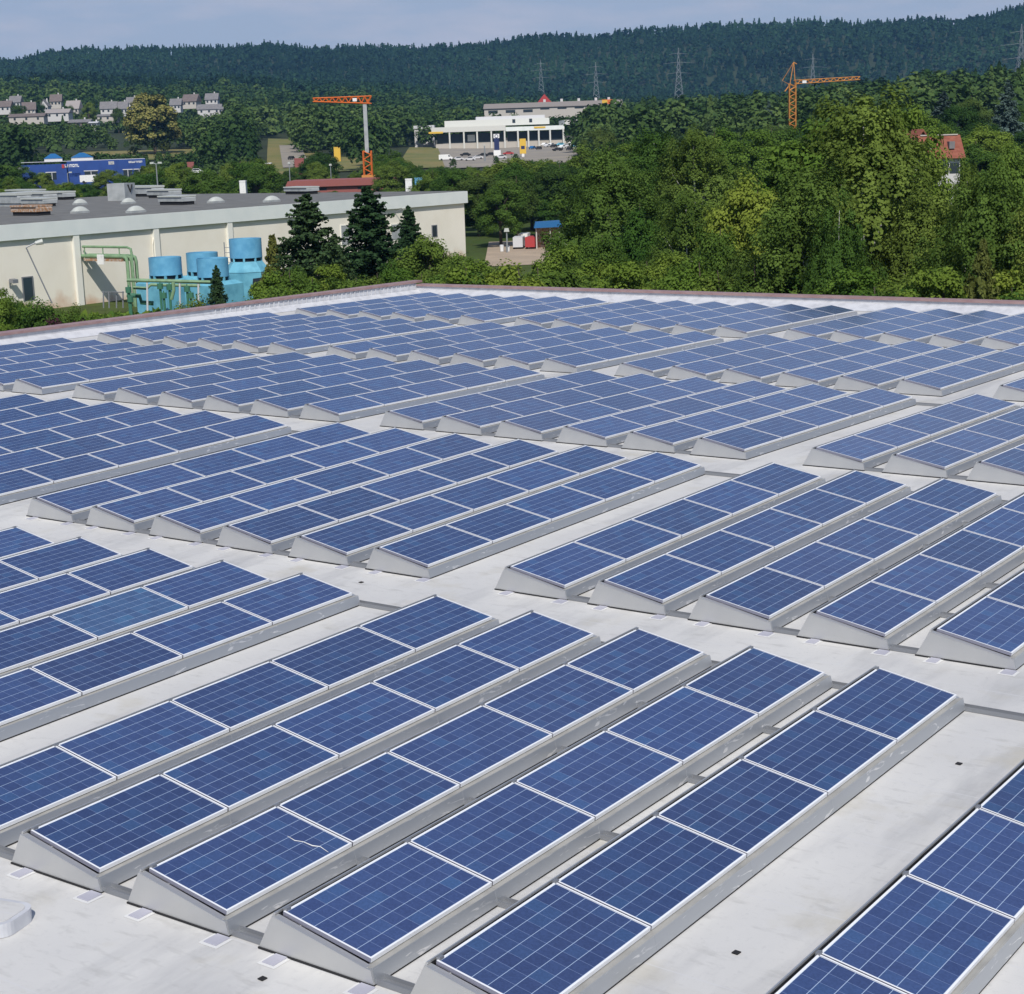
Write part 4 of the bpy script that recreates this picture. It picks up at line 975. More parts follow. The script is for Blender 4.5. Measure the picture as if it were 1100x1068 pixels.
# long flat-roofed buildings behind the showroom
def slab(px0, px1, D, ytop, ybot, lab, roof_px, wall, roof, name='flat_building', chim=()):
    c = (px0+px1)/2; x, y, _ = spot(c, D); z = at_d(c, ybot, D)[2]; w = (px1-px0)*D/FPX; h = at_d(c, ytop, D)[2]-z; rh = roof_px*D/FPX
    o = empty(name, (x, y, z), RZ, lab, 'building')
    MB().box(-w/2, w/2, 0, 14, -4, h-rh).build('wall', wall, o)
    r = MB().prism([(-w/2-.5, h-rh+.004), (w/2+.5, h-rh+.004), (w/2+.5, h-rh+.4), (w/2, h), (-w/2, h), (-w/2-.5, h-rh+.4)], -.8, 14.8).build('roof', roof, o)
    n = max(2, int(w/9))
    for i in range(n):
        cx = -w/2+w*(i+.5)/n; MB().box(cx-2.6, cx+2.6, -.06, -.003, (h-rh)*.35, (h-rh)*.75).build('window', M['glass'], o)
    for k in chim: MB().box(-w/2+w*k-.7, -w/2+w*k+.7, 3, 4.4, h-.3, h+1.6).build('chimney', M['house'], r)
    return o
slab(522, 577, 960, 111, 124, 'flat grey-brown building behind the left part of the showroom', 5, M['beige'], M['shingle'])
slab(578, 668, 1000, 108.5, 118, 'long low building with grey-brown roof behind the showroom, right', 5, M['beige'], M['shingle'], 'flat_building', (.1, .3, .5, .7, .85))
x, y, z = spot(586, 1100); z = at_d(586, 112, 1100)[2]
o = empty('red_gable', (x, y, z), RZ, 'small red pointed roof above the flat buildings behind the showroom', 'house'); MB().box(-4, 4, 0, 7, -6, 1).build('wall', M['house'], o); MB().prism([(-4.6, 1.0), (0, 6.2), (4.6, 1.0)], -.5, 7.5).build('roof', M['redpaint'], o)
x, y, z = spot(654, 1000); z = at_d(654, 111.5, 1000)[2]
o = empty('container', (x, y, z), RZ, 'bright orange container at the right end of the flat roofs', 'container'); MB().box(-3.4, 3.4, 0, 2.4, 0, 2.4).build('body', M['orange'], o); MB().box(-3.45, -.4, -.06, -.003, .3, 2.0).build('door', M['yellow'], o)

# ------------------------------------------------------------------ things behind the hall
slab(312, 425, 400, 193, 206, 'long salmon red roof just behind the cream hall', 6.5, M['pink'], M['pink'], 'red_hall')
def blob_box(name, px0, px1, py0, py1, D, mt, lab, cat, dep=2.0, lid=None):
    c = (px0+px1)/2; q = at_d(c, py1, D); w = (px1-px0)*D/FPX; h = at_d(c, py0, D)[2]-q[2]
    o = empty(name, tuple(q), RZ, lab, cat)
    MB().prismz(rrect(w/2, dep/2, min(w, dep)*.08, 2), -2.5, h*.88).build('body', mt, o)
    MB().prismz(rrect(w/2*1.05, dep/2*1.05, min(w, dep)*.1, 2), h*.88+.003, h).build('lid', lid or mt, o)
    return o
blob_box('white_kiosk', 258.5, 265, 194, 207, 330, M['white'], 'narrow white kiosk box standing behind the hall roof', 'kiosk')
blob_box('red_sign', 202, 209, 174, 188, 480, M['pink'], 'tall salmon red advertising panel among the trees', 'sign', .5)
park(212, 470, 'white', 'white car beside the tall salmon red panel', .2, False, 0, 187, None)
blob_box('white_container', 436, 443, 192, 204, 330, M['white'], 'white container just behind the far end of the hall', 'container')
blob_box('blue_container', 446, 455, 191, 200, 340, M['skyblue'], 'blue container beside the white one behind the hall', 'container')
blob_box('yellow_kiosk', 359, 366, 158, 166, 640, M['yellow'], 'yellow kiosk box on the meadow left of the grey crane mast', 'kiosk')
blob_box('red_kiosk', 317, 327, 170, 180, 520, M['pink'], 'salmon red hut beside the far road', 'hut')
blob_box('red_hut', 283, 292, 175, 183, 500, M['pink'], 'small red and white hut between the trees behind the hall', 'hut', 2, M['white'])
# yard beyond the hall corner
park(558, 229, 'silver', 'grey lorry with white top in the gravel yard', 1.45, True, 0, None, None)
park(564, 236, 'white', 'white van behind the grey lorry in the gravel yard', 1.4, True, 0, None, None)
park(573, 228, 'red', 'dark red van beside the blue-roofed shed', 1.3, True, 0, None, None)
x, y, z = spot(589, 226); z += 1.2
o = empty('shed', (x, y, z), RZ, 'open wooden shed with blue sheet roof at the gravel yard', 'shed')
MB().prism([(-1.8, 1.55), (-1.6, 2.25), (1.6, 2.35), (1.9, 1.6)], -.6, 2.6).build('roof', M['tarpblue'], o)
for cx in (-1.5, .3, 1.5): MB().box(cx-.08, cx+.08, -.1, .06, -2, 1.548).build('post', M['beige'], o)
MB().box(-1.6, 1.6, 2.0, 2.1, -2, 1.548).build('wall', M['rust'], o)
for px, py, lab in ((539, 268, 'white bin at the left end of the gravel yard'), (545.5, 269, 'round white bin beside the yard post')):
    q = at_d(px, py-2, 224); o = empty('bin', tuple(q), 0, lab, 'bin'); MB().cyl((0, 0), .22, .28, -.5, .25, 12).build('body', M['white'], o); MB().cyl((0, 0), .30, .2, .253, .36, 12).build('lid', M['silverroof'], o)
# machines parked behind the birches at the right
park(976, 105, 'orange', 'orange van half hidden by the birches at the right', .2, True, 0, 312, None)
park(988, 108, 'yellow', 'yellow van beside the orange one behind the birches', .1, True, 0, 309, None)
blob_box('orange_hopper', 936, 945, 294, 312, 105, M['orange'], 'upright orange hopper between birch trunks at the right', 'machine', 1)

# ------------------------------------------------------------------ vegetation
M['birch'] = foliage('birch_leaves', (.048, .088, .017), (.172, .262, .056), .38)
M['maple'] = foliage('bright_leaves', (.080, .145, .020), (.205, .300, .055), .38)
M['leaf'] = foliage('green_leaves', (.046, .092, .018), (.145, .238, .046), .37)
M['darkleaf'] = foliage('dark_leaves', (.030, .063, .017), (.092, .152, .036), .32)
M['spruce'] = foliage('spruce_needles', (.020, .044, .020), (.075, .130, .052), .18)
M['bluespruce'] = foliage('blue_needles', (.050, .085, .075), (.115, .160, .145), .1)
M['chestnut'] = foliage('chestnut_leaves', (.022, .040, .012), (.34, .32, .10), .2)
M['larch'] = foliage('larch_needles', (.060, .085, .020), (.130, .160, .045), .2)
M['purple'] = foliage('purple_leaves', (.030, .014, .020), (.060, .028, .035), .2)
M['wood'] = foliage('wood_leaves', (.025, .055, .019), (.074, .124, .036), .2, True)
M['farwood'] = foliage('far_wood_leaves', (.007, .021, .013), (.033, .070, .033), .1, True)

def quads(c, n, sz, asp, rg, roll=True):
    """one card per centre: c (N,3), normals n (N,3), sizes"""
    N = len(c); n = n/(np.linalg.norm(n, axis=1, keepdims=True)+1e-9)
    a = rg.normal(size=(N, 3)); u = np.cross(n, a); u /= np.linalg.norm(u, axis=1, keepdims=True)+1e-9; w = np.cross(n, u)
    u = u*(sz/2)[:, None]; w = w*(sz/2*asp)[:, None]
    return np.stack([c-u-w*.25, c+w, c+u-w*.25, c-w], 1)
def cards(q, v, t=None):
    N = len(q); me = bpy.data.meshes.new('foliage')
    me.vertices.add(4*N); me.vertices.foreach_set('co', q.reshape(-1).astype(np.float32))
    me.loops.add(4*N); me.loops.foreach_set('vertex_index', np.arange(4*N, dtype=np.int32))
    me.polygons.add(N); me.polygons.foreach_set('loop_start', np.arange(0, 4*N, 4, dtype=np.int32)); me.polygons.foreach_set('loop_total', np.full(N, 4, np.int32))
    a = me.attributes.new('v', 'FLOAT', 'FACE'); a.data.foreach_set('value', v.astype(np.float32))
    if t is not None: a = me.attributes.new('t', 'FLOAT', 'FACE'); a.data.foreach_set('value', t.astype(np.float32))
    me.update(calc_edges=True); return me
def unit(rg, n):
    d = rg.normal(size=(n, 3)); return d/np.linalg.norm(d, axis=1, keepdims=True)
def crown(rg, h, r, base, nc, nl, leaf, cr=.30, droop=0.0, lobes=5, top=1.0, vpow=1.0):
    """clumps through the crown volume, fuller towards its uneven shell"""
    d = unit(rg, nc*3); d = d[d[:, 2] > -.75][:nc]; nc = len(d)
    ld = unit(rg, lobes); lob = np.max(np.clip(d @ ld.T, 0, 1)**3, axis=1)
    rad = (.45+.55*rg.random(nc)**.5)*(.68+.42*lob)
    zc = (h+base)/2; hz = (h-base)/2
    shape = np.where(d[:, 2] > 0, 1-.15*d[:, 2]*top, 1.0)
    C = np.stack([d[:, 0]*rad*r*shape, d[:, 1]*rad*r*shape, zc+d[:, 2]*rad*hz], 1)
    cs = cr*r*(.6+.7*rg.random(nc))
    P = np.repeat(C, nl, 0); S = np.repeat(cs, nl); o = unit(rg, nc*nl)*(rg.random((nc*nl, 1))**.45)
    o[:, 2] *= .75
    pos = P+o*S[:, None]
    if droop: pos[:, 2] -= droop*rg.random(nc*nl)**2*np.linalg.norm(pos[:, :2], axis=1)/r
    n = o*1.0+np.array([0, 0, .55])+rg.normal(size=(nc*nl, 3))*.38+pos/np.array([r, r, h])*.5
    v = np.clip(.1+.28*rg.random(nc*nl)+.6*np.repeat(rg.random(nc), nl), 0, 1)**vpow
    return quads(pos, n, leaf*(.6+.8*rg.random(nc*nl)), .75+.4*rg.random(nc*nl), rg), v, C
def birch_crown(rg, h, r, base, nb, nsb, nl, leaf):
    d = unit(rg, nb*3); d = d[d[:, 2] > -.55][:nb]; nb = len(d)
    rad = (.40+.60*rg.random(nb)**.55)
    prof = np.clip(1-((d[:, 2]*rad+.25)**2)*.6, .2, 1); hz = (h-base)/2
    B = np.stack([d[:, 0]*rad*r*prof, d[:, 1]*rad*r*prof, (h+base)/2+d[:, 2]*rad*hz], 1)
    ns = nb*nsb; C = np.repeat(B, nsb, 0)+rg.normal(size=(ns, 3))*np.array([.70, .70, .48])
    L = (.35+1.15*rg.random(ns)); k = rg.random((ns, nl))
    out = C[:, :2]/(np.linalg.norm(C[:, :2], axis=1, keepdims=True)+.1)
    arc = np.minimum(k*2.2, 1)
    pos = np.empty((ns, nl, 3))
    pos[:, :, :2] = C[:, None, :2]+out[:, None, :]*(arc*.6)[:, :, None]+rg.normal(size=(ns, nl, 2))*.13
    pos[:, :, 2] = C[:, None, 2]+.3*np.sin(arc*3.1)-(k**1.3)*L[:, None]+rg.normal(size=(ns, nl))*.10
    pos = pos.reshape(-1, 3); N = len(pos)
    n = rg.normal(size=(N, 3))*.42+np.repeat(np.concatenate([out, np.full((ns, 1), .6)], 1), nl, 0)*.9+(pos-np.repeat(B, nsb*nl, 0)+np.array([0, 0, .6]))*.5
    v = np.clip(.05+.3*rg.random(N)+.65*np.repeat(rg.random(nb), nsb*nl), 0, 1)
    return quads(pos, n, leaf*(.6+.8*rg.random(N)), 1.0+.5*rg.random(N), rg), v, B
def spruce_crown(rg, h, r, base, nbr, nn, leaf, droop=.28, ragged=.25, pw=.8):
    """single branches spiralling up the stem, each a drooping fan of needle sprays"""
    Q, V = [], []
    for i in range(nbr):
        f = min(.995, ((i+rg.random())/nbr)); f = 1-(1-f)**.85; z = base+(h-base)*f
        R = r*(1-f)**pw+.10; a = i*2.39996+rg.normal()*.4; L = R*(1-ragged+1.6*ragged*rg.random())
        n_ = max(8, int(nn*(.35+.65*L/r))); k = rg.random(n_)**.6
        side = rg.normal(size=n_)*.17*L*(1.15-k*.75)
        x = np.cos(a)*k*L-np.sin(a)*side; y = np.sin(a)*k*L+np.cos(a)*side
        dr = droop*(1.2-.9*f)
        zz = z-dr*L*k**1.4+.16*L*np.clip(k-.7, 0, 1)*2-np.abs(rg.normal(size=n_))*.09*L
        pos = np.stack([x, y, zz], 1)
        n = np.stack([np.cos(a)*.4+rg.normal(size=n_)*.55, np.sin(a)*.4+rg.normal(size=n_)*.55, .6+rg.normal(size=n_)*.5], 1)
        Q.append(quads(pos, n, leaf*(.6+.8*rg.random(n_)), .9+.7*rg.random(n_), rg)); V.append(np.clip(.05+.35*rg.random(n_)+.5*k*rg.random(n_)+.15*rg.random(), 0, 1))
    return np.concatenate(Q), np.concatenate(V), None
def trunk_mesh(rg, h, r, C, mt, n=14, lean=.02):
    m = MB(); pts = [(0, 0, -1.2)]; k = 7
    for i in range(1, k+1): pts.append((rg.normal()*lean*h*.3*i/k, rg.normal()*lean*h*.3*i/k, h*.92*i/k))
    m.tube(pts, [r*(1.15-1.0*i/k) for i in range(k+1)], 8)
    if C is not None:
        for c in C[rg.permutation(len(C))[:n]]:
            z0 = max(h*.12, c[2]*.62-.1*np.hypot(c[0], c[1])); f = z0/(h*.92)*k; i = int(min(f, k-1)); w = f-i
            p0 = np.array(pts[i])*(1-w)+np.array(pts[i+1])*w
            mid = (p0+c)/2+np.array([0, 0, .12*h*.3]); m.tube([p0, mid, c], [r*.34, r*.2, r*.06], 5)
    return m.mesh('trunk', mt)
PR = {}
def proto(kind, maker, mt, bark, tr, seeds, h, w):
    PR[kind] = []
    for sd_ in seeds:
        rg = np.random.default_rng(sd_); q, v, C = maker(rg); me = cards(q, v); me.materials.append(mt)
        PR[kind].append((me, trunk_mesh(rg, h, tr, C, bark), h, w))
def birch_mix(g):
    q1, v1, C = crown(g, 14, 4.7, 1.2, 150, 230, .15, .17, .5, 8)
    q2, v2, B = birch_crown(g, 13.6, 4.5, 1.6, 34, 8, 80, .14)
    return np.concatenate([q1, q2]), np.concatenate([v1, v2*.9]), C
proto('birch', lambda g: birch_mix(g), M['birch'], M['birchbark'], .17, (1, 2, 3), 14, 9.2)
proto('maple', lambda g: crown(g, 13, 5.2, 1.6, 120, 260, .23, .21), M['maple'], M['bark'], .24, (11, 12), 13, 10.4)
proto('leaf', lambda g: crown(g, 12, 4.6, .8, 120, 240, .21, .22), M['leaf'], M['bark'], .24, (21, 22, 23), 12, 9.2)
proto('darkleaf', lambda g: crown(g, 12, 4.8, .8, 120, 240, .21, .22), M['darkleaf'], M['bark'], .24, (31, 32), 12, 9.6)
proto('spruce', lambda g: spruce_crown(g, 14, 4.2, .2, 330, 140, .20, .30, .42, .66), M['spruce'], M['bark'], .16, (41, 42, 43), 14, 7.4)
proto('bluespruce', lambda g: spruce_crown(g, 14, 4.0, .8, 120, 150, .30, .08, .34), M['bluespruce'], M['bark'], .16, (51, 52), 14, 7.6)
proto('larch', lambda g: spruce_crown(g, 5, 1.7, .2, 200, 100, .13, -.20, .35, .75), M['larch'], M['bark'], .06, (61,), 5, 3.4)
proto('shrub', lambda g: crown(g, 4, 2.4, -.6, 70, 200, .13, .27), M['leaf'], M['bark'], .06, (71, 72), 4, 4.8)
proto('brightshrub', lambda g: crown(g, 4, 2.4, -.6, 70, 200, .13, .27, 0, 4), M['maple'], M['bark'], .06, (81, 82), 4, 4.8)
def chestnut_crown(g):
    q, v, C = crown(g, 22, 12, -2.5, 140, 120, .85, .18, 0, 7, 1)
    c = q.mean(1); o = c-np.array([0, 0, 9.0]); o = o/np.array([12, 12, 11]); rr = np.linalg.norm(o, axis=1)
    bl = (rr > .66)*(o[:, 2] > -.30)*(g.random(len(v)) < .75)          # candles of blossom on the outer twigs
    return q, np.where(bl, .55+.45*v, .12*v), C
proto('chestnut', chestnut_crown, M['chestnut'], M['bark'], .6, (91,), 22, 24)
proto('poplar', lambda g: crown(g, 14, 2.6, .8, 90, 140, .22, .36), M['leaf'], M['bark'], .2, (95,), 14, 5.2)
proto('purpleshrub', lambda g: crown(g, 3, 2.2, -.5, 40, 160, .13, .3), M['purple'], M['bark'], .05, (97,), 3, 4.4)
TR = random.Random(7)
NM = {'birch': 'birch_tree', 'maple': 'maple_tree', 'leaf': 'deciduous_tree', 'darkleaf': 'deciduous_tree', 'spruce': 'spruce_tree', 'bluespruce': 'blue_spruce', 'larch': 'young_larch', 'shrub': 'shrub', 'brightshrub': 'shrub', 'chestnut': 'chestnut_tree', 'poplar': 'slim_tree', 'purpleshrub': 'shrub'}
def plant_at(kind, x, y, h, w, label, group=None, z=None):
    src = kind
    if 'shrub' in kind and kind != 'purpleshrub' and h > 5.2: src = 'leaf' if kind == 'shrub' else 'maple'; w = max(w, h*.72)
    elif 'shrub' in kind: w = max(w, h*.9)
    me, tm, h0, w0 = TR.choice(PR[src]); z = G(x, y) if z is None else z
    o = empty(NM[kind], (x, y, z), TR.random()*6.28, label, 'shrub' if 'shrub' in kind else 'tree', group)
    o.scale = (w/w0, w/w0, h/h0)
    link('crown', me, o); link('trunk', tm, o); return o
def tree(kind, px, top, wpx, D, label, group=None):
    x, y, z = spot(px, D); h = at_d(px, top, D)[2]-z
    return plant_at(kind, x, y, h, wpx*D/FPX, label, group)
# --- trees one can single out
for a in (
 ('maple', 868, 112, 215, 112, 'bright yellow-green maple rising behind the tall birches on the right'),
 ('maple', 815, 172, 120, 98, 'bright leafy maple at the left side of the big birch group'),
 ('maple', 962, 112, 110, 118, 'bright green crown at the top right of the tall birches'),
 ('birch', 925, 99, 215, 95, 'tallest birch with pale trunk showing near its top, right of the ochre crane'),
 ('birch', 866, 178, 165, 88, 'broad drooping birch at the front left of the right-hand birch group'),
 ('birch', 985, 205, 125, 90, 'olive birch in front of the red-roofed house'),
 ('birch', 900, 205, 95, 84, 'drooping birch low in the middle of the right-hand birch group'),
 ('birch', 1056, 184, 145, 82, 'drooping birch with pale bare branches near the right edge'),
 ('leaf', 1085, 142, 110, 100, 'dense green tree at the right edge below the blue-green conifers'),
 ('leaf', 1044, 165, 84, 104, 'rounded green tree just right of the red-roofed house'),
 ('birch', 1115, 205, 100, 80, 'birch cut by the right edge of the picture'),
 ('birch', 658, 158, 140, 128, 'tall olive birch behind the middle of the back parapet'),
 ('birch', 640, 196, 70, 140, 'slimmer birch at the right of the gravel yard'),
 ('birch', 704, 140, 120, 165, 'olive birch below the dark spruces in the middle'),
 ('birch', 748, 138, 110, 160, 'olive birch left of the bright maple, farther back'),
 ('leaf', 690, 205, 75, 120, 'green tree between the olive birches in the middle'),
 ('birch', 740, 205, 110, 112, 'smaller drooping birch left of the rounded pale green tree'),
 ('leaf', 775, 228, 75, 95, 'rounded pale green tree left of the bright maple'),
 ('darkleaf', 820, 250, 90, 90, 'dark green tree under the bright maple'),
 ('leaf', 650, 240, 70, 112, 'low green tree at the foot of the tall olive birch'),
 ('darkleaf', 618, 262, 44, 108, 'dark low tree right of the blue-roofed shed'),
 ('darkleaf', 950, 255, 80, 100, 'dark tree in the shade behind the birch trunks'),
 ('darkleaf', 1015, 250, 80, 96, 'dark tree behind the young pale larch'),
 ('larch', 1050, 258, 78, 74, 'young pale green larch behind the right end of the parapet'),
 ('leaf', 548, 166, 95, 300, 'round green tree beyond the right end of the hall'),
 ('darkleaf', 515, 180, 70, 260, 'dark tree just behind the far corner of the hall'),
 ('leaf', 572, 205, 80, 268, 'bright bushy tree behind the gravel yard'),
 ('leaf', 516, 222, 50, 262, 'bushy tree right of the far hall corner'),
 ('spruce', 338, 207, 118, 118, 'dark spruce with drooping tip in front of the hall, left of two'),
 ('spruce', 366, 250, 62, 120, 'short dark spruce leaning against the left of two tall spruces'),
 ('spruce', 403, 199, 120, 122, 'tall dark spruce in front of the hall, right of two'),
 ('spruce', 444, 220, 60, 138, 'slim young spruce right of the two tall spruces'),
 ('larch', 300, 252, 50, 122, 'thin pale young conifer left of the two tall spruces'),
 ('spruce', 238, 284, 34, 128, 'tiny spruce in front of the blue cooling towers'),
 ('leaf', 466, 244, 96, 118, 'rounded green tree covering the foot of the far hall corner'),
 ('leaf', 492, 264, 62, 112, 'green bushy tree right of the rounded one at the far hall corner'),
 ('leaf', 318, 276, 60, 108, 'low green tree at the foot of the left tall spruce'),
 ('leaf', 12, 172, 60, 470, 'green tree hiding the left end of the blue shop'),
 ('leaf', 47, 183, 34, 470, 'small green tree in front of the blue shop, left of two'),
 ('leaf', 116, 180, 40, 470, 'small green tree in front of the blue shop, right of two'),
 ('darkleaf', 165, 172, 34, 500, 'dark green tree at the right end of the blue shop'),
 ('birch', 1033, 172, 60, 88, 'slim birch just in front of the red-roofed house, to its right'),
 ('leaf', 425, 272, 60, 112, 'low green tree at the foot of the right tall spruce'),
 ('chestnut', 167, 103, 62, 790, 'big chestnut full of pale yellow blossom on the meadow'),
 ('darkleaf', 345, 157, 48, 440, 'round dark tree between two thin posts behind the hall'),
 ('poplar', 428, 160, 26, 440, 'slim pointed tree right of the orange crane base'),
 ('bluespruce', 1012, 98, 56, 330, 'pale blue-green conifer above the red-roofed house'),
 ('bluespruce', 1080, 86, 52, 345, 'pale blue-green conifer near the right edge with drooping tiers'),
 ('bluespruce', 826, 108, 26, 520, 'small pale conifer just left of the ochre crane'),
 ('darkleaf', 22, 109, 18, 1135, 'dark tree between the two leftmost village houses'),
 ('darkleaf', 43, 108, 15, 1170, 'dark slim tree left of the white-gabled village house'),
 ('darkleaf', 72, 110, 18, 1150, 'dark tree behind the wide white bungalow'),
 ('leaf', 97, 108, 22, 1110, 'bushy tree between the steep-roofed house and the dormer house'),
 ('darkleaf', 128, 112, 14, 1090, 'dark tree close to the left of the blossoming chestnut'),
 ('leaf', 250, 108, 24, 1090, 'round yellow-green tree at the right end of the village'),
 ('darkleaf', 214, 120, 16, 1080, 'dark tree in front of the houses right of the chestnut'),
 ('purpleshrub', 62, 345, 34, 92, 'dark purple shrub behind the left parapet'),
): tree(*a)
# --- hedge of shrubs just behind the parapets
for i, px in enumerate(range(296, 500, 23)):
    tree('shrub' if i % 3 else 'brightshrub', px, 279+TR.random()*10, 40+TR.random()*14, 100+TR.random()*12, 'leafy shrub in the hedge between the left parapet and the hall', 'shrubs behind the left parapet')
for i, px in enumerate(range(488, 900, 19)):
    tree(('brightshrub', 'shrub', 'brightshrub', 'shrub')[i % 4], px, (258 if 572 < px < 615 else 267 if 520 < px < 615 else 264)+TR.random()*16, 38+TR.random()*20, 84+TR.random()*20, 'leafy shrub in the hedge behind the back parapet', 'shrubs behind the back parapet')
for i, px in enumerate(range(890, 1120, 24)):
    tree(('shrub', 'brightshrub')[i % 2], px, 284+TR.random()*10, 36+TR.random()*14, 76+TR.random()*6, 'low shrub under the birches on the right', 'shrubs under the birches')
for i, (px, top, w, D) in enumerate(((6, 312, 44, 128), (28, 318, 40, 134), (50, 322, 36, 126), (-14, 300, 60, 120), (74, 330, 34, 130), (98, 330, 36, 128), (122, 331, 32, 126), (185, 324, 36, 118), (205, 322, 30, 120), (150, 331, 30, 118), (258, 322, 26, 122), (284, 306, 30, 126))):
    tree('brightshrub' if i % 2 else 'shrub', px, top, w, D, 'low bramble shrub on the grass bank in front of the hall', 'brambles in front of the hall')

# --- wood in the middle distance
LIM1 = ([-80, 0, 25, 60, 150, 160, 200, 240, 290, 300, 335, 342, 380, 400, 412, 440, 452, 470, 545, 560, 628, 650, 700, 800, 840, 862, 900, 1000, 1100, 1200],
        [176, 176, 183, 193, 193, 182, 174, 172, 166, 178, 180, 165, 178, 182, 165, 165, 172, 176, 176, 170, 168, 112, 102, 104, 112, 108, 96, 76, 62, 52])
LIM2 = ([-80, 0, 130, 145, 195, 205, 260, 275, 297, 300, 334, 338, 440, 448, 470, 478, 520, 640, 645, 700, 850, 900, 1000, 1100, 1200],
        [132, 132, 134, 150, 150, 130, 122, 110, 108, 150, 150, 104, 108, 120, 122, 122, 122, 122, 100, 94, 92, 88, 68, 54, 45])
def clear(X, D):
    if 472 < X < 632 and 645 < D < 880 or 420 < X < 480 and 600 < D < 835: return True
    if 288 < X < 340 and 560 < D < 980 or 325 < X < 400 and 600 < D < 720: return True
    if 55 < X < 235 and 730 < D < 835: return True
    if 20 < X < 160 and 500 < D < 595: return True
    if 156 < X < 192 and 395 < D < 440 or 305 < X < 432 and 385 < D < 425: return True
    if 380 < X < 412 and 405 < D < 440: return True
    if 515 < X < 675 and 930 < D < 1030: return True
    if 1020 < D < 1225 and X < 255:
        for h in HS:
            if abs(X-h[0]) < h[2]*.5+2 and -7 < D-h[1] < 18: return True
    return False
rgw = np.random.default_rng(5)
def scatter(D0, D1, sp, n):
    D = np.sqrt(rgw.random(n)*(D1**2-D0**2)+D0**2); X = -70+1240*rgw.random(n)
    a = np.arctan((X-550)/FPX); a = a+YAW
    x = CAM[0]+D*np.sin(a); y = CAM[1]+D*np.cos(a)
    cell = {}; keep = []
    for i in range(n):
        k = (int(x[i]//sp), int(y[i]//sp)); ok = True
        for p in (-1, 0, 1):
            for q in (-1, 0, 1):
                for j in cell.get((k[0]+p, k[1]+q), ()):
                    if (x[i]-x[j])**2+(y[i]-y[j])**2 < sp*sp: ok = False
        if ok and not clear(X[i], D[i]): cell.setdefault(k, []).append(i); keep.append(i)
    k = np.array(keep); return x[k], y[k], X[k], D[k]
def cap(X, D, z, h, lim):
    """largest height that leaves what stands behind in view"""
    yl = np.interp(X, *lim); hz = 148-(X-550)*.0337
    return np.minimum(h, (hz-yl)/FPX*D+CAM[2]-z)
x, y, X, D = scatter(225, 560, 11.5, 1600)
z = gz(x, y); h = cap(X, D, z, 9+7*rgw.random(len(x)), LIM1)
h = np.where((D < 405) & (X > 305) & (X < 434), cap(X, D, z, h, ([0, 1200], [201, 201])), h)
h = np.where((D < 345) & (X >= 434) & (X < 460), cap(X, D, z, h, ([0, 1200], [203, 203])), h)
order = np.argsort(D); cnt = 0; extra = []
HALLBOX = (WX-DEP-6, WX+4, yl-30, yfar+5)
for i in order:
    if h[i] < 3.0: continue
    if HALLBOX[0] < x[i] < HALLBOX[1] and HALLBOX[2] < y[i] < HALLBOX[3]: continue
    if X[i] < 470 and D[i] < 300: continue
    if 850 < X[i] < 856 and D[i] > 440: continue
    if 985 < X[i] < 1035 and D[i] < 262 or 1062 < X[i] < 1085 and 300 < D[i] < 490: continue
    if cnt >= 190: extra.append(i); continue
    r = rgw.random()
    if X[i] > 640 and X[i] < 860 and D[i] > 300: kind = 'spruce' if r < .75 else 'darkleaf'
    elif X[i] > 860 and D[i] > 300: kind = 'darkleaf' if r < .45 else 'leaf' if r < .8 else 'spruce'
    else: kind = ('leaf', 'darkleaf', 'leaf', 'maple', 'poplar', 'leaf')[int(r*6)]
    if kind == 'spruce' and h[i] < 8: kind = 'darkleaf'
    w = min(h[i]*(.42 if kind == 'spruce' else .9 if kind != 'poplar' else .45), 11)
    if h[i] < 6 and kind != 'poplar': w = h[i]*1.25
    if kind == 'spruce': lab, gr = 'dark spruce in the wood between the white showroom and the ochre crane', 'dark spruces of the middle wood'
    elif X[i] > 640: lab, gr = 'leafy tree in the wooded rise behind the birches on the right', 'leafy trees of the right-hand wood'
    elif X[i] > 470: lab, gr = 'leafy tree between the hall and the white showroom', 'leafy trees below the showroom'
    else: lab, gr = 'leafy tree behind the roof of the cream hall', 'leafy trees behind the hall'
    plant_at(kind, x[i], y[i], h[i], w, lab, gr, z[i]); cnt += 1

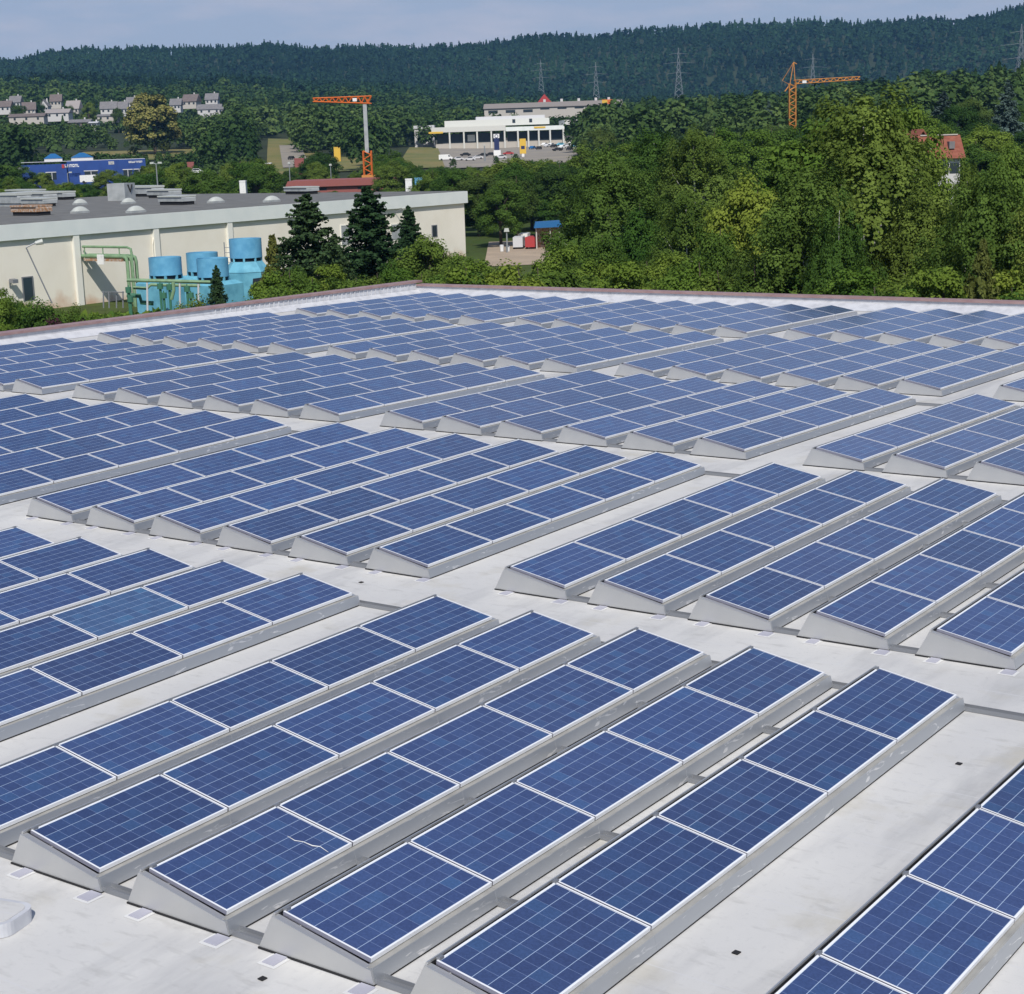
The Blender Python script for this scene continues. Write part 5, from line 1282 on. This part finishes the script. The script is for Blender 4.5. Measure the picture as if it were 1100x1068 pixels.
def template(seed, n, leaf, kind):
    g = np.random.default_rng(seed)
    if kind == 'spruce':
        f = g.random(n)**1.3; a = g.random(n)*6.283; R = (1-f)*.24*(.55+.6*g.random(n))
        p = np.stack([np.cos(a)*R, np.sin(a)*R, .06+.94*f], 1); nn = np.stack([np.cos(a), np.sin(a), np.full(n, .6)], 1)+g.normal(size=(n, 3))*.3
        return quads(p, nn, leaf*(.5+.8*(1-f)), np.full(n, 1.0), g), np.clip(.2+.6*g.random(n), 0, 1)
    q, v, _ = crown(g, 1, .42, .06, n//8, 8, leaf, .34)
    return q, v
def merge(name, x, y, z, h, kinds, mt, tint, wid=1.0):
    Q, V, T = [], [], []
    for i in range(len(x)):
        q, v = kinds[rgw.integers(len(kinds))]; a = rgw.random()*6.283; c, s_ = math.cos(a), math.sin(a); k = h[i]*wid*(.85+.3*rgw.random())
        w = np.empty_like(q); w[..., 0] = (q[..., 0]*c-q[..., 1]*s_)*k+x[i]; w[..., 1] = (q[..., 0]*s_+q[..., 1]*c)*k+y[i]; w[..., 2] = q[..., 2]*h[i]+z[i]
        Q.append(w.astype(np.float32)); V.append(v); st = .5+.26*math.sin(x[i]*.0075+y[i]*.004+1.0)*math.cos(y[i]*.0061-x[i]*.0033)+.12*math.sin(x[i]*.021-y[i]*.017)   # stands of one species
        T.append(np.full(len(v), min(.97, max(.03, st+.42*(rgw.random()-.5)))))
    me = cards(np.concatenate(Q), np.concatenate(V), np.concatenate(T)); me.materials.append(mt)
    o = link(name, me); return tag(o, kind='stuff')
K1 = [template(100+i, 640, .085, 'leaf') for i in range(4)]+[template(110, 300, .13, 'spruce')]
x2, y2, X2, D2_ = scatter(560, 1000, 11, 4200)
ex = np.array(extra, int)
xx = np.concatenate([x[ex], x2]); yy_ = np.concatenate([y[ex], y2]); XX = np.concatenate([X[ex], X2]); DD = np.concatenate([D[ex], D2_])
zz_ = gz(xx, yy_); hh_ = 11+10*rgw.random(len(xx)); hh_ = np.where(DD < 600, cap(XX, DD, zz_, hh_, LIM1), cap(XX, DD, zz_, hh_, LIM2))
hh_ = np.where((DD < 735) & (XX > 50) & (XX < 245), cap(XX, DD, zz_, hh_, ([0, 60, 235, 260], [160, 163, 161, 150])), hh_)
hh_ = np.where((DD < 660) & (XX > 466) & (XX < 640), cap(XX, DD, zz_, hh_, ([0, 520, 560, 640], [167, 168, 163, 163])), hh_)
hh_ = np.where((np.abs(XX-1073) < 10) & (DD < 480), cap(XX, DD, zz_, hh_, ([0, 1200], [143, 143])), hh_); k = hh_ > 3.2
merge('middle_wood', xx[k], yy_[k], zz_[k]-.5, hh_[k], K1, M['wood'], 0, 1.0)
K2 = [template(120+i, 320, .115, 'leaf') for i in range(4)]+[template(130+i, 130, .19, 'spruce') for i in range(3)]
x3, y3, X3, D3 = scatter(1000, 1700, 11.5, 8000)
z3 = gz(x3, y3); h3 = 12+10*rgw.random(len(x3)); low = (X3 < 262) & (D3 < 1230); h3 = np.where(low, np.minimum(h3, 4+8*rgw.random(len(h3))), h3)
k = ~(low & (rgw.random(len(h3)) < .35))
merge('hill_wood', x3[k], y3[k], z3[k]-.5, h3[k], K2, M['wood'], 0)
K3 = [template(140+i, 80, .24, 'spruce') for i in range(4)]+[template(150+i, 80, .23, 'leaf') for i in range(2)]
x4, y4, X4, D4 = scatter(1700, 2600, 10, 14000)
merge('far_wood', x4, y4, gz(x4, y4)-.5, 13+8*rgw.random(len(x4)), K3, M['farwood'], 0)
x5, y5, X5, D5 = scatter(2600, 3330, 11, 16000)
merge('ridge_wood', x5, y5, gz(x5, y5)-.5, 14+9*rgw.random(len(x5))**2, K3, M['farwood'], 0)
# grass and weeds on the bank in front of the hall
g = np.random.default_rng(9); n = 9000
Xg = -60+460*g.random(n); Dg = 95+62*g.random(n); a = np.arctan((Xg-550)/FPX)+YAW
xg = CAM[0]+Dg*np.sin(a); yg = CAM[1]+Dg*np.cos(a); ok = (xg > WX+.6) & (xg < -38); xg, yg = xg[ok], yg[ok]; n = len(xg)
pos = np.stack([xg, yg, gz(xg, yg)+.15+.35*g.random(n)], 1); nrm = np.stack([g.normal(size=n), g.normal(size=n), .35+.3*g.random(n)], 1)
me = cards(quads(pos, nrm, .35+.5*g.random(n), 1.2+g.random(n), g), g.random(n), g.random(n)); me.materials.append(M['maple']); tag(link('grass', me), kind='stuff')

# ------------------------------------------------------------------ air: a box of thin haze round the whole place
hm = bpy.data.materials.new('haze'); hm.use_nodes = True; hn = hm.node_tree.nodes; hl = hm.node_tree.links; hn.clear()
ho = hn.new('ShaderNodeOutputMaterial'); hv = hn.new('ShaderNodeVolumePrincipled'); hv.inputs['Color'].default_value = (.26, .58, 1.0, 1); hv.inputs['Density'].default_value = .000058
hv.inputs['Anisotropy'].default_value = 0.0
hl.new(hv.outputs[0], ho.inputs['Volume'])
o = MB().box(-4600, 4600, -4600, 4600, -130, 260).build('haze', hm); tag(o, kind='stuff')
